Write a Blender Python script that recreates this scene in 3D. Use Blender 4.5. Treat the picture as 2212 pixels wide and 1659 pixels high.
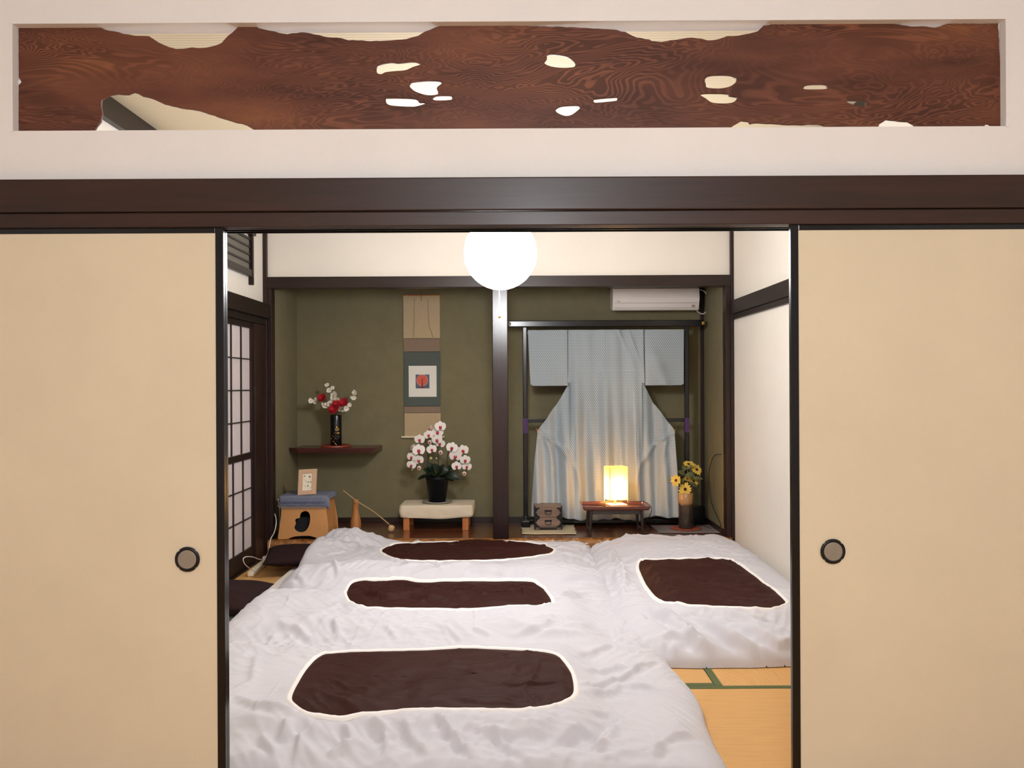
import bpy, bmesh, math, random
import numpy as np
from mathutils import Vector, Matrix, geometry

random.seed(7)
for o in list(bpy.data.objects):
    bpy.data.objects.remove(o, do_unlink=True)
SC = bpy.context.scene
COL = SC.collection

# ---------------------------------------------------------------- camera, world, light, exposure
FPX, CX, CY = 1815.0, 1106.0, 832.0          # focal length and the level point, for a 2212 x 1659 frame
EYE = 1.279
ROLL = math.radians(0.28)
RT = Vector((math.cos(ROLL), 0, -math.sin(ROLL)))
UP = Vector((math.sin(ROLL), 0, math.cos(ROLL)))
cam_d = bpy.data.cameras.new('camera')
cam = bpy.data.objects.new('camera', cam_d)
COL.objects.link(cam)
cam_d.sensor_fit = 'HORIZONTAL'
cam_d.sensor_width = 36.0
cam_d.lens = 36.0 * FPX / 2212.0
cam_d.shift_y = (CY - 829.5) / 2212.0
cam_d.clip_start = 0.05
cam.matrix_world = Matrix(((RT.x, UP.x, 0, 0), (RT.y, UP.y, -1, 0), (RT.z, UP.z, 0, EYE), (0, 0, 0, 1)))
SC.camera = cam

SC.view_settings.view_transform = 'Standard'
SC.view_settings.look = 'None'
SC.view_settings.gamma = 1.0
SC.view_settings.use_curve_mapping = False
SC.view_settings.exposure = 0.0
SC.cycles.max_bounces = 10
SC.cycles.diffuse_bounces = 6
SC.cycles.use_denoising = True
SC.cycles.sample_clamp_indirect = 6.0

GLOBE_POWER = 101.0
FRONT_POWER = 116.0
TABLE_POWER = 14.0

world = bpy.data.worlds.new('world')
SC.world = world
world.use_nodes = True
world.node_tree.nodes['Background'].inputs[0].default_value = (0.5, 0.55, 0.65, 1)
world.node_tree.nodes['Background'].inputs[1].default_value = 0.05

def lamp(name, loc, power, col, size, typ='POINT'):
    d = bpy.data.lights.new(name, typ)
    d.energy = power
    d.color = col
    if typ == 'POINT':
        d.shadow_soft_size = size
    else:
        d.shape = 'DISK'
        d.size = size
    o = bpy.data.objects.new(name, d)
    COL.objects.link(o)
    o.location = loc
    return o

lamp('near_room_light', (0.15, -0.15, 2.2), FRONT_POWER, (0.88, 0.96, 1.0), 0.22)

# ---------------------------------------------------------------- helpers
def P(px, py, Y):
    """the point at distance Y in front of the camera that stands at a place of the photograph"""
    u, v = (px - CX) / FPX, (CY - py) / FPX
    return Vector((Y * (u * RT.x + v * UP.x), Y, EYE + Y * (u * RT.z + v * UP.z)))

def lin(c):
    c = c / 255.0
    return c / 12.92 if c <= 0.04045 else ((c + 0.055) / 1.055) ** 2.4

def rgb(r, g, b):
    return (lin(r), lin(g), lin(b), 1.0)

class NT:
    def __init__(self, name):
        self.m = bpy.data.materials.new(name)
        self.m.use_nodes = True
        self.t = self.m.node_tree
        self.b = self.t.nodes['Principled BSDF']
    def n(self, typ, **kw):
        nd = self.t.nodes.new(typ)
        for k, v in kw.items():
            if k in nd.inputs:
                nd.inputs[k].default_value = v
            else:
                setattr(nd, k, v)
        return nd
    def l(self, a, b):
        self.t.links.new(a, b)
    def ramp(self, fac, stops):
        r = self.n('ShaderNodeValToRGB')
        e = r.color_ramp.elements
        while len(e) < len(stops):
            e.new(0.5)
        for i, (p, c) in enumerate(stops):
            e[i].position = p
            e[i].color = c
        self.l(fac, r.inputs['Fac'])
        return r.outputs['Color']
    def coords(self, scale=(1, 1, 1), rot=(0, 0, 0)):
        tc = self.n('ShaderNodeTexCoord')
        mp = self.n('ShaderNodeMapping')
        mp.inputs['Scale'].default_value = scale
        mp.inputs['Rotation'].default_value = rot
        self.l(tc.outputs['Object'], mp.inputs['Vector'])
        return mp.outputs['Vector']
    def bump(self, h, strength=0.2, dist=0.01):
        b = self.n('ShaderNodeBump')
        b.inputs['Strength'].default_value = strength
        b.inputs['Distance'].default_value = dist
        self.l(h, b.inputs['Height'])
        self.l(b.outputs['Normal'], self.b.inputs['Normal'])

def mat(name, col, rough=0.6, noise=0.0, nscale=6.0, bump=0.0, bscale=60.0, metal=0.0, spec=0.5, coat=0.0,
        sheen=0.0, scale=(1, 1, 1), trans=0.0, emit=0.0, emitcol=None):
    w = NT(name)
    b = w.b
    b.inputs['Base Color'].default_value = col
    b.inputs['Roughness'].default_value = rough
    b.inputs['Metallic'].default_value = metal
    b.inputs['Specular IOR Level'].default_value = spec
    b.inputs['Coat Weight'].default_value = coat
    b.inputs['Coat Roughness'].default_value = 0.12
    if sheen:
        b.inputs['Sheen Weight'].default_value = sheen
    if trans:
        b.inputs['Transmission Weight'].default_value = trans
    if emit:
        b.inputs['Emission Color'].default_value = emitcol or col
        b.inputs['Emission Strength'].default_value = emit
    v = w.coords(scale)
    nz = w.n('ShaderNodeTexNoise', Scale=nscale, Detail=5.0, Roughness=0.6)
    w.l(v, nz.inputs['Vector'])
    a = noise or 0.03
    c0 = tuple(x * (1 - a) for x in col[:3]) + (1,)
    c1 = tuple(min(1, x * (1 + a)) for x in col[:3]) + (1,)
    w.l(w.ramp(nz.outputs['Fac'], [(0.3, c0), (0.7, c1)]), b.inputs['Base Color'])
    if bump:
        n2 = w.n('ShaderNodeTexNoise', Scale=bscale, Detail=4.0)
        w.l(v, n2.inputs['Vector'])
        w.bump(n2.outputs['Fac'], bump, 0.004)
    return w.m

def wood(name, c_dark, c_light, axis=0, rough=0.4, coat=0.2, freq=14.0, fine=60.0, bump=0.1, spec=0.4):
    """straight grain that runs along one axis (0 = x, 1 = y, 2 = z)"""
    w = NT(name)
    s = [1.0, 1.0, 1.0]
    s[axis] = 0.06
    v = w.coords(tuple(s))
    n1 = w.n('ShaderNodeTexNoise', Scale=freq, Detail=6.0, Roughness=0.65, Distortion=0.4)
    n2 = w.n('ShaderNodeTexNoise', Scale=fine, Detail=3.0, Roughness=0.6)
    w.l(v, n1.inputs['Vector'])
    w.l(v, n2.inputs['Vector'])
    mx = w.n('ShaderNodeMix', data_type='FLOAT')
    mx.inputs[0].default_value = 0.4
    w.l(n1.outputs['Fac'], mx.inputs[2])
    w.l(n2.outputs['Fac'], mx.inputs[3])
    w.l(w.ramp(mx.outputs[0], [(0.34, c_dark), (0.66, c_light)]), w.b.inputs['Base Color'])
    w.b.inputs['Roughness'].default_value = rough
    w.b.inputs['Coat Weight'].default_value = coat
    w.b.inputs['Coat Roughness'].default_value = 0.2
    w.b.inputs['Specular IOR Level'].default_value = spec
    w.bump(mx.outputs[0], bump, 0.003)
    return w.m

def burl(name):
    """flowing contour grain of a wide polished slab"""
    w = NT(name)
    tc = w.n('ShaderNodeTexCoord')
    mp = w.n('ShaderNodeMapping')
    mp.inputs['Scale'].default_value = (1.1, 1.0, 4.2)
    w.l(tc.outputs['Object'], mp.inputs['Vector'])
    n1 = w.n('ShaderNodeTexNoise', Scale=1.25, Detail=4.0, Roughness=0.48, Distortion=0.7)
    w.l(mp.outputs['Vector'], n1.inputs['Vector'])
    m = w.n('ShaderNodeMath', operation='MULTIPLY')
    m.inputs[1].default_value = 300.0
    w.l(n1.outputs['Fac'], m.inputs[0])
    s = w.n('ShaderNodeMath', operation='SINE')
    w.l(m.outputs[0], s.inputs[0])
    n2 = w.n('ShaderNodeTexNoise', Scale=1.7, Detail=3.0, Roughness=0.55)
    w.l(mp.outputs['Vector'], n2.inputs['Vector'])
    base = w.ramp(n2.outputs['Fac'], [(0.28, rgb(76, 44, 34)), (0.46, rgb(103, 62, 47)), (0.6, rgb(116, 71, 51)), (0.78, rgb(140, 90, 58))])
    line = w.ramp(s.outputs[0], [(0.0, (0.42, 0.40, 0.40, 1)), (0.3, (0.9, 0.9, 0.9, 1)), (0.75, (1.0, 1.0, 1.0, 1)), (1.0, (1.28, 1.26, 1.24, 1))])
    n3 = w.n('ShaderNodeTexNoise', Scale=1.1, Detail=2.0)
    mp3 = w.n('ShaderNodeMapping')
    mp3.inputs['Location'].default_value = (3.1, 0, 1.3)
    w.l(mp.outputs['Vector'], mp3.inputs['Vector'])
    w.l(mp3.outputs['Vector'], n3.inputs['Vector'])
    msk = w.ramp(n3.outputs['Fac'], [(0.40, (0.12, 0.12, 0.12, 1)), (0.60, (0.8, 0.8, 0.8, 1))])
    mx = w.n('ShaderNodeMix', data_type='RGBA', blend_type='MULTIPLY')
    w.l(msk, mx.inputs[0])
    w.l(base, mx.inputs[6])
    w.l(line, mx.inputs[7])
    w.l(mx.outputs[2], w.b.inputs['Base Color'])
    w.b.inputs['Roughness'].default_value = 0.5
    w.b.inputs['Coat Weight'].default_value = 0.04
    w.b.inputs['Specular IOR Level'].default_value = 0.25
    return w.m

def obj(name, me, m=None, parent=None, loc=None, smooth=False):
    o = bpy.data.objects.new(name, me)
    COL.objects.link(o)
    if m is not None and len(me.materials) == 0:
        me.materials.append(m)
    if smooth:
        me.polygons.foreach_set('use_smooth', [True] * len(me.polygons))
    if parent is not None:
        o.parent = parent
        # geometry is given in world space: shift it back by the parents' offset
        w = Vector((0, 0, 0))
        p = parent
        while p is not None:
            w += p.location
            p = p.parent
        if loc is None:
            o.location = -w
        else:
            o.location = Vector(loc) - w
    elif loc is not None:
        o.location = loc
    return o

def tag(o, label=None, cat=None, group=None, kind=None):
    if label: o['label'] = label
    if cat: o['category'] = cat
    if group: o['group'] = group
    if kind: o['kind'] = kind
    return o

def thing(name, loc, label, cat, group=None, kind=None):
    o = bpy.data.objects.new(name, None)
    COL.objects.link(o)
    o.location = loc
    o.empty_display_size = 0.05
    return tag(o, label, cat, group, kind)

def mesh_py(verts, faces, name='m'):
    me = bpy.data.meshes.new(name)
    me.from_pydata([tuple(v) for v in verts], [], faces)
    me.update()
    return me

def join(parts):
    V, F = [], []
    for v, f in parts:
        n = len(V)
        V += list(v)
        F += [tuple(i + n for i in q) for q in f]
    return V, F

def boxvf(x0, x1, y0, y1, z0, z1):
    V = [(x0, y0, z0), (x1, y0, z0), (x1, y1, z0), (x0, y1, z0), (x0, y0, z1), (x1, y0, z1), (x1, y1, z1), (x0, y1, z1)]
    F = [(0, 3, 2, 1), (4, 5, 6, 7), (0, 1, 5, 4), (1, 2, 6, 5), (2, 3, 7, 6), (3, 0, 4, 7)]
    return V, F

def bev_mesh(vf, width=0.003, seg=2):
    bm = bmesh.new()
    V, F = vf
    vs = [bm.verts.new(v) for v in V]
    for f in F:
        bm.faces.new([vs[i] for i in f])
    bmesh.ops.recalc_face_normals(bm, faces=bm.faces)
    if width > 0:
        bmesh.ops.bevel(bm, geom=list(bm.edges), offset=width, segments=seg, profile=0.6, affect='EDGES')
    me = bpy.data.meshes.new('m')
    bm.to_mesh(me)
    bm.free()
    return me

def box(name, x0, x1, y0, y1, z0, z1, m, parent=None, bev=0.003, seg=2):
    if x1 < x0: x0, x1 = x1, x0
    if y1 < y0: y0, y1 = y1, y0
    if z1 < z0: z0, z1 = z1, z0
    return obj(name, bev_mesh(boxvf(x0, x1, y0, y1, z0, z1), bev, seg), m, parent)

def tubevf(path, r, n=8, cap=True, taper=None):
    path = [Vector(p) for p in path]
    V, F = [], []
    up = Vector((0.13, 0.31, 0.94)).normalized()
    prev = None
    for i, p in enumerate(path):
        t = (path[min(i + 1, len(path) - 1)] - path[max(i - 1, 0)]).normalized()
        a = prev - t * prev.dot(t) if prev is not None else up - t * up.dot(t)
        if a.length < 1e-4:
            a = Vector((1, 0, 0)) - t * t.x
        a.normalize()
        prev = a
        b = t.cross(a)
        rr = r if taper is None else r * (taper[0] + (taper[1] - taper[0]) * i / max(1, len(path) - 1))
        if isinstance(r, (list, tuple)):
            rr = r[i]
        for k in range(n):
            w = 2 * math.pi * k / n
            V.append(p + a * (rr * math.cos(w)) + b * (rr * math.sin(w)))
    for i in range(len(path) - 1):
        for k in range(n):
            F.append((i * n + k, i * n + (k + 1) % n, (i + 1) * n + (k + 1) % n, (i + 1) * n + k))
    if cap:
        F.append(tuple(reversed(range(n))))
        F.append(tuple((len(path) - 1) * n + k for k in range(n)))
    return V, F

def smooth_path(pts, sub=6, closed=False):
    pts = [Vector(p) for p in pts]
    n = len(pts)
    out = []
    rng = range(n) if closed else range(n - 1)
    for i in rng:
        if closed:
            p0, p1, p2, p3 = pts[(i - 1) % n], pts[i], pts[(i + 1) % n], pts[(i + 2) % n]
        else:
            p0, p1, p2, p3 = pts[max(i - 1, 0)], pts[i], pts[i + 1], pts[min(i + 2, n - 1)]
        for k in range(sub):
            t = k / sub
            out.append(0.5 * ((2 * p1) + (p2 - p0) * t + (2 * p0 - 5 * p1 + 4 * p2 - p3) * t * t + (3 * p1 - p0 - 3 * p2 + p3) * t ** 3))
    if not closed:
        out.append(pts[-1])
    return out

def lathevf(prof, c=(0, 0, 0), n=32, sx=1.0, sy=1.0):
    V, F = [], []
    for r, z in prof:
        for k in range(n):
            w = 2 * math.pi * k / n
            V.append((c[0] + r * math.cos(w) * sx, c[1] + r * math.sin(w) * sy, c[2] + z))
    m = len(prof)
    for i in range(m - 1):
        for k in range(n):
            F.append((i * n + k, i * n + (k + 1) % n, (i + 1) * n + (k + 1) % n, (i + 1) * n + k))
    F.append(tuple(reversed(range(n))))
    F.append(tuple((m - 1) * n + k for k in range(n)))
    return V, F

def slab_mesh(outline, holes, Y0, Y1, bev=0.0015):
    """outline and holes are world (x, z) loops; extruded between Y0 and Y1"""
    cu = bpy.data.curves.new('c', 'CURVE')
    cu.dimensions = '2D'
    cu.fill_mode = 'BOTH'
    cu.extrude = (Y1 - Y0) / 2 - bev
    cu.bevel_depth = bev
    cu.bevel_resolution = 1
    for lp in [outline] + holes:
        sp = cu.splines.new('POLY')
        sp.points.add(len(lp) - 1)
        for i, (x, z) in enumerate(lp):
            sp.points[i].co = (x, z, 0, 1)
        sp.use_cyclic_u = True
    t = bpy.data.objects.new('t', cu)
    COL.objects.link(t)
    bpy.context.view_layer.update()
    dg = bpy.context.evaluated_depsgraph_get()
    me = bpy.data.meshes.new_from_object(t.evaluated_get(dg))
    bpy.data.objects.remove(t, do_unlink=True)
    bpy.data.curves.remove(cu)
    M = Matrix(((1, 0, 0, 0), (0, 0, -1, (Y0 + Y1) / 2), (0, 1, 0, 0), (0, 0, 0, 1)))
    me.transform(M)
    me.update()
    return me

def gridmesh(Pts, nu, nv, closed_u=False):
    F = []
    for j in range(nv - 1):
        for i in range(nu if closed_u else nu - 1):
            a = j * nu + i
            b = j * nu + (i + 1) % nu
            F.append((a, b, b + nu, a + nu))
    return mesh_py(Pts, F)

# numpy gradient noise, seeded, for cloth relief
_rs = np.random.RandomState(11)
_perm = _rs.permutation(512).astype(np.int64)
_perm = np.concatenate([_perm, _perm, _perm])
_ang = _rs.rand(512) * 2 * np.pi
def noise2(x, y, seed=0):
    x = np.asarray(x, float) + seed * 17.31
    y = np.asarray(y, float) + seed * 7.77
    xi, yi = np.floor(x).astype(np.int64), np.floor(y).astype(np.int64)
    xf, yf = x - xi, y - yi
    def g(ix, iy, dx, dy):
        h = _perm[(_perm[ix & 511] + iy) & 511]
        return np.cos(_ang[h]) * dx + np.sin(_ang[h]) * dy
    u = xf ** 3 * (xf * (xf * 6 - 15) + 10)
    v = yf ** 3 * (yf * (yf * 6 - 15) + 10)
    a = g(xi, yi, xf, yf); b = g(xi + 1, yi, xf - 1, yf)
    c = g(xi, yi + 1, xf, yf - 1); d = g(xi + 1, yi + 1, xf - 1, yf - 1)
    return (a + u * (b - a)) * (1 - v) + (c + u * (d - c)) * v

def seg_dist(x, y, pts):
    """distance to a polyline and the position along it (0..1)"""
    best = np.full(np.shape(x), 9.0)
    along = np.zeros(np.shape(x))
    side = np.ones(np.shape(x))
    n = len(pts) - 1
    for i in range(n):
        ax, ay = pts[i]; bx, by = pts[i + 1]
        dx, dy = bx - ax, by - ay
        L = dx * dx + dy * dy + 1e-12
        t = np.clip(((x - ax) * dx + (y - ay) * dy) / L, 0, 1)
        qx, qy = x - ax - t * dx, y - ay - t * dy
        d = np.sqrt(qx * qx + qy * qy)
        k = d < best
        best = np.where(k, d, best)
        along = np.where(k, (i + t) / n, along)
        side = np.where(k, np.sign(dx * qy - dy * qx), side)
    return best, along, side

def sstep(x, a, b):
    t = np.clip((x - a) / (b - a), 0, 1)
    return t * t * (3 - 2 * t)

# ---------------------------------------------------------------- materials
M = {}
M['plaster'] = mat('plaster', rgb(232, 228, 226), 0.9, 0.02, 3, 0.25, 350)
M['plaster_far'] = mat('plaster_far', rgb(234, 228, 219), 0.9, 0.02, 3, 0.2, 350)
M['ceil'] = None
M['dark_beam'] = wood('dark_beam', rgb(26, 15, 12), rgb(46, 28, 22), 0, 0.42, 0.08, 10, 80)
M['dark_y'] = wood('dark_y', rgb(20, 13, 12), rgb(38, 25, 21), 1, 0.4, 0.08, 10, 80)
M['dark_post'] = wood('dark_post', rgb(26, 14, 12), rgb(50, 28, 22), 2, 0.42, 0.08, 12, 80)
M['gloss_post'] = wood('gloss_post', rgb(20, 9, 10), rgb(44, 20, 19), 2, 0.28, 0.3, 16, 50, 0.35, 0.35)
M['near_beam'] = wood('near_beam', rgb(32, 15, 9), rgb(56, 30, 19), 0, 0.42, 0.06, 8, 70)
M['black'] = mat('black_lacquer', rgb(10, 10, 13), 0.22, 0.05, coat=0.1, spec=0.35)
M['rack'] = mat('rack_lacquer', rgb(10, 9, 14), 0.25, 0.05, coat=0.2, spec=0.4)
M['olive'] = mat('olive_plaster', rgb(117, 110, 83), 0.92, 0.06, 9, 0.35, 420)
M['fusuma'] = mat('fusuma_cloth', rgb(220, 206, 180), 0.85, 0.035, 2.2, 0.2, 500)
M['paper'] = mat('shoji_paper', rgb(206, 196, 198), 0.9, 0.05, 4, 0.2, 20, scale=(1, 4, 1))
M['duvet'] = mat('duvet_cotton', rgb(204, 203, 212), 0.85, 0.015, 4, 0.12, 700)
def crease_mat(m, strength, dist):
    """fine creases of cotton as relief only"""
    t = m.node_tree
    pb = t.nodes['Principled BSDF']
    old = pb.inputs['Normal'].links[0].from_socket
    tc = t.nodes.new('ShaderNodeTexCoord')
    prev = old
    for (sc, rot, nm) in (((1.3, 6.0, 2.0), 0.25, 1.6), ((1.2, 7.0, 2.0), -0.75, 1.3), ((1.5, 8.0, 2.0), 1.5, 1.5)):
        mp = t.nodes.new('ShaderNodeMapping')
        mp.inputs['Rotation'].default_value = (0, 0, rot)
        mp2 = t.nodes.new('ShaderNodeMapping')
        mp2.inputs['Scale'].default_value = sc
        t.links.new(tc.outputs['Object'], mp.inputs['Vector'])
        t.links.new(mp.outputs['Vector'], mp2.inputs['Vector'])
        nz = t.nodes.new('ShaderNodeTexNoise')
        nz.noise_type = 'RIDGED_MULTIFRACTAL'
        nz.inputs['Scale'].default_value = nm
        nz.inputs['Detail'].default_value = 3.0
        nz.inputs['Roughness'].default_value = 0.45
        nz.inputs['Distortion'].default_value = 0.5
        t.links.new(mp2.outputs['Vector'], nz.inputs['Vector'])
        rp = t.nodes.new('ShaderNodeMapRange')
        rp.inputs['From Min'].default_value = 0.35
        rp.inputs['From Max'].default_value = 1.1
        rp.interpolation_type = 'SMOOTHSTEP'
        t.links.new(nz.outputs['Fac'], rp.inputs['Value'])
        bp = t.nodes.new('ShaderNodeBump')
        bp.inputs['Strength'].default_value = strength
        bp.inputs['Distance'].default_value = dist
        t.links.new(rp.outputs['Result'], bp.inputs['Height'])
        t.links.new(prev, bp.inputs['Normal'])
        prev = bp.outputs['Normal']
    t.links.new(prev, pb.inputs['Normal'])
crease_mat(M['duvet'], 0.8, 0.014)
M['mattress'] = mat('mattress_cotton', rgb(208, 203, 198), 0.9, 0.03, 5, 0.2, 300)
M['brown_cloth'] = mat('brown_satin', rgb(54, 25, 21), 0.65, 0.06, 3, 0.1, 500, spec=0.14)
crease_mat(M['brown_cloth'], 0.75, 0.014)
M['piping'] = mat('white_piping', rgb(245, 241, 240), 0.8, 0.01)
M['pillow'] = mat('pillow_cotton', rgb(40, 25, 26), 0.9, 0.06, 6, 0.2, 400, spec=0.15)
M['bark'] = None
M['toko_board'] = wood('alcove_board', rgb(78, 40, 24), rgb(116, 64, 40), 0, 0.22, 0.6, 6, 30, 0.04)
M['white_plastic'] = mat('white_plastic', rgb(226, 218, 212), 0.45, 0.01)
M['ivory_plastic'] = mat('ivory_plastic', rgb(232, 220, 196), 0.4, 0.01)
M['cream_cloth'] = mat('cream_cloth', rgb(222, 208, 184), 0.9, 0.03, 12, 0.3, 300)
M['orange_wood'] = wood('orange_wood', rgb(170, 98, 48), rgb(196, 122, 66), 2, 0.45, 0.1, 10, 60)
M['ply'] = mat('plywood_face', rgb(196, 140, 84), 0.55, 0.04, 8)
M['blue_cloth'] = mat('blue_cloth', rgb(112, 117, 136), 0.95, 0.15, 90, 0.6, 260)
M['dark_hole'] = mat('dark_inside', rgb(20, 20, 26), 0.8)
M['metal'] = mat('aged_metal', rgb(150, 142, 130), 0.5, 0.06, 40, metal=0.45)
M['iron'] = mat('black_iron', rgb(22, 22, 26), 0.4, 0.1, metal=0.4)
M['gold'] = mat('gold', rgb(212, 165, 84), 0.35, 0.05, metal=0.7)
M['cord_w'] = mat('white_cord', rgb(225, 218, 210), 0.5)
M['cord_b'] = mat('dark_cord', rgb(28, 20, 18), 0.5)

def ceiling_mat():
    w = NT('ceiling_paper')
    v = w.coords()
    wv = w.n('ShaderNodeTexWave', Scale=14.0, Distortion=0.3)
    wv.bands_direction = 'Y'
    w.l(v, wv.inputs['Vector'])
    w.l(w.ramp(wv.outputs['Fac'], [(0.0, rgb(206, 190, 160)), (1.0, rgb(224, 210, 182))]), w.b.inputs['Base Color'])
    w.b.inputs['Roughness'].default_value = 0.8
    return w.m
M['ceil'] = ceiling_mat()

def bark_mat():
    w = NT('polished_bark')
    v = w.coords((1, 1, 1.6))
    n1 = w.n('ShaderNodeTexNoise', Scale=16.0, Detail=6.0, Roughness=0.65, Distortion=0.9)
    w.l(v, n1.inputs['Vector'])
    w.l(w.ramp(n1.outputs['Fac'], [(0.3, rgb(88, 48, 20)), (0.5, rgb(146, 92, 38)), (0.7, rgb(186, 132, 66))]), w.b.inputs['Base Color'])
    w.b.inputs['Roughness'].default_value = 0.2
    w.b.inputs['Coat Weight'].default_value = 0.8
    w.b.inputs['Coat Roughness'].default_value = 0.08
    w.bump(n1.outputs['Fac'], 0.9, 0.012)
    return w.m
M['bark'] = bark_mat()

def tatami_mat(name, direction):
    w = NT(name)
    v = w.coords()
    wv = w.n('ShaderNodeTexWave', Scale=26.0, Distortion=0.25)
    wv.inputs['Detail'].default_value = 1.0
    wv.bands_direction = 'Y' if direction == 0 else 'X'
    w.l(v, wv.inputs['Vector'])
    mp = w.n('ShaderNodeMapping')
    mp.inputs['Scale'].default_value = (6, 90, 1) if direction == 0 else (90, 6, 1)
    w.l(v, mp.inputs['Vector'])
    n1 = w.n('ShaderNodeTexNoise', Scale=1.0, Detail=3.0)
    w.l(mp.outputs['Vector'], n1.inputs['Vector'])
    mx = w.n('ShaderNodeMix', data_type='FLOAT')
    mx.inputs[0].default_value = 0.5
    w.l(wv.outputs['Fac'], mx.inputs[2])
    w.l(n1.outputs['Fac'], mx.inputs[3])
    w.l(w.ramp(mx.outputs[0], [(0.15, rgb(186, 136, 76)), (0.6, rgb(214, 166, 104))]), w.b.inputs['Base Color'])
    w.b.inputs['Roughness'].default_value = 0.6
    w.bump(mx.outputs[0], 0.5, 0.003)
    return w.m
M['tatami_x'] = tatami_mat('tatami_lengthwise', 0)
M['tatami_y'] = tatami_mat('tatami_crosswise', 1)

def border_mat():
    w = NT('green_mat_border')
    v = w.coords()
    ck = w.n('ShaderNodeTexChecker', Scale=160.0)
    ck.inputs['Color1'].default_value = rgb(68, 78, 42)
    ck.inputs['Color2'].default_value = rgb(94, 104, 62)
    w.l(v, ck.inputs['Vector'])
    w.l(ck.outputs['Color'], w.b.inputs['Base Color'])
    w.b.inputs['Roughness'].default_value = 0.8
    return w.m
M['border'] = border_mat()
M['burl'] = burl('slab_grain')

# ---------------------------------------------------------------- room shell
XL, XR = -1.865, 1.667           # side walls of the far room
YP, YB, YA = 2.59, 6.31, 7.06    # partition, front of the alcove, back of the alcove
ZC = 2.61

def structure(o, label, cat):
    return tag(o, label, cat, kind='structure')

floor = thing('floor', (0, 4.4, -0.03), 'straw tatami floor with green cloth borders under the white bedding', 'floor', kind='structure')
box('subfloor', -2.7, 2.7, -2.4, 7.2, -0.12, -0.055, M['dark_beam'], floor, 0)
XV1, XV0 = 0.855, -0.95
YR1, YR2 = 3.56, 5.34
XM = 0.5 * (XL + XR)
mats = [(XL, XM, 2.68, YR1, 0), (XM, XR, 2.68, YR1, 0), (XL, XV0, YR1, YR2, 1), (XV1, XR, YR1, YR2, 1),
        (XV0, XV1, YR1, 4.45, 0), (XV0, XV1, 4.45, YR2, 0), (XL, XM, YR2, YB + 0.02, 0), (XM, XR, YR2, YB + 0.02, 0),
        (-2.7, -0.9, 1.6, 2.5, 0), (-0.9, 0.9, 1.6, 2.5, 0), (0.9, 2.7, 1.6, 2.5, 0)]
for (x0, x1, y0, y1, d) in mats:
    e = 0.0012
    mt = box('tatami_mat', x0 + e, x1 - e, y0 + e, y1 - e, -0.055, 0.0, M['tatami_x' if d == 0 else 'tatami_y'], floor, 0.002, 1)
    bw = 0.032
    for s in (0, 1):
        if d == 0:
            ya = y0 + e - 0.0004 if s == 0 else y1 - e - bw
            vf = boxvf(x0 + e, x1 - e, ya, ya + bw, -0.02, 0.0022)
        else:
            xa = x0 + e - 0.0004 if s == 0 else x1 - e - bw
            vf = boxvf(xa, xa + bw, y0 + e, y1 - e, -0.02, 0.0022)
        b = obj('cloth_border', bev_mesh(vf, 0.001, 1), M['border'], mt)
box('door_sill', -2.7, 2.7, 2.5, 2.68, -0.055, 0.004, M['near_beam'], floor, 0.002)

# ceilings
structure(box('ceiling', -2.7, 2.7, 2.66, YB + 0.05, ZC, ZC + 0.06, M['ceil'], None, 0), 'cream ribbed ceiling seen through the carved gaps of the transom', 'ceiling')
structure(box('ceiling_near', -2.7, 2.7, -2.4, 2.60, ZC, ZC + 0.06, M['plaster'], None, 0), 'plain white ceiling of the near room, above the camera', 'ceiling')

# partition wall over the opening, with the transom recess
TX0, TX1 = P(28, 160, YP).x, P(2172, 160, YP).x
TZ1 = P(1106, 47, YP).z
TZ0 = P(1106, 277.5, YP).z
YPB = 2.665
wp = []
for q in ((-2.7, TX0, 1.85, ZC), (TX1, 2.7, 1.85, ZC), (TX0, TX1, TZ1, ZC), (TX0, TX1, 1.85, TZ0)):
    wp.append(boxvf(q[0], q[1], YP, YPB, q[2], q[3]))
V, F = join(wp)
structure(obj('wall_front', mesh_py(V, F), M['plaster']), 'white plaster wall above the sliding doors, cut by a long transom opening', 'wall')
# slim raised lining round the transom recess
tr = thing('trim_1', (0, YP, TZ1), 'thin white moulded lining around the long transom opening', 'moulding', kind='structure')
w_ = 0.010
for nm, a in (('top_lining', (TX0 - w_, TX1 + w_, TZ1, TZ1 + w_)), ('side_lining', (TX0 - w_, TX0, TZ0 - 0.004, TZ1)), ('side_lining', (TX1, TX1 + w_, TZ0 - 0.004, TZ1))):
    box(nm, a[0], a[1], YP - 0.003, YP - 0.0002, a[2], a[3], M['plaster'], tr, 0.001)

# near beam (two boards) and track underneath
zt = P(1106, 383, 2.555).z
z1 = P(1106, 456, 2.555).z
z0 = P(1106, 487, 2.555).z
bm_ = thing('trim_2', (0, 2.555, z0), 'dark brown double beam crossing the whole picture above the doors', 'beam', kind='structure')
box('rail_board', -2.7, 2.7, 2.548, YP, z1 + 0.002, zt, M['near_beam'], bm_, 0.004)
box('rail_board', -2.7, 2.7, 2.554, YP + 0.02, z0, z1, M['near_beam'], bm_, 0.003)
for (ya, yb) in ((2.590, 2.597), (2.627, 2.634), (2.660, 2.668)):
    box('track_rib', -2.7, 2.7, ya, yb, z0 - 0.0005, z0 + 0.02, M['black'], bm_, 0.001)
box('track_board', -2.7, 2.7, YP + 0.02, 2.668, z0 + 0.012, z1, M['dark_beam'], bm_, 0)

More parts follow.
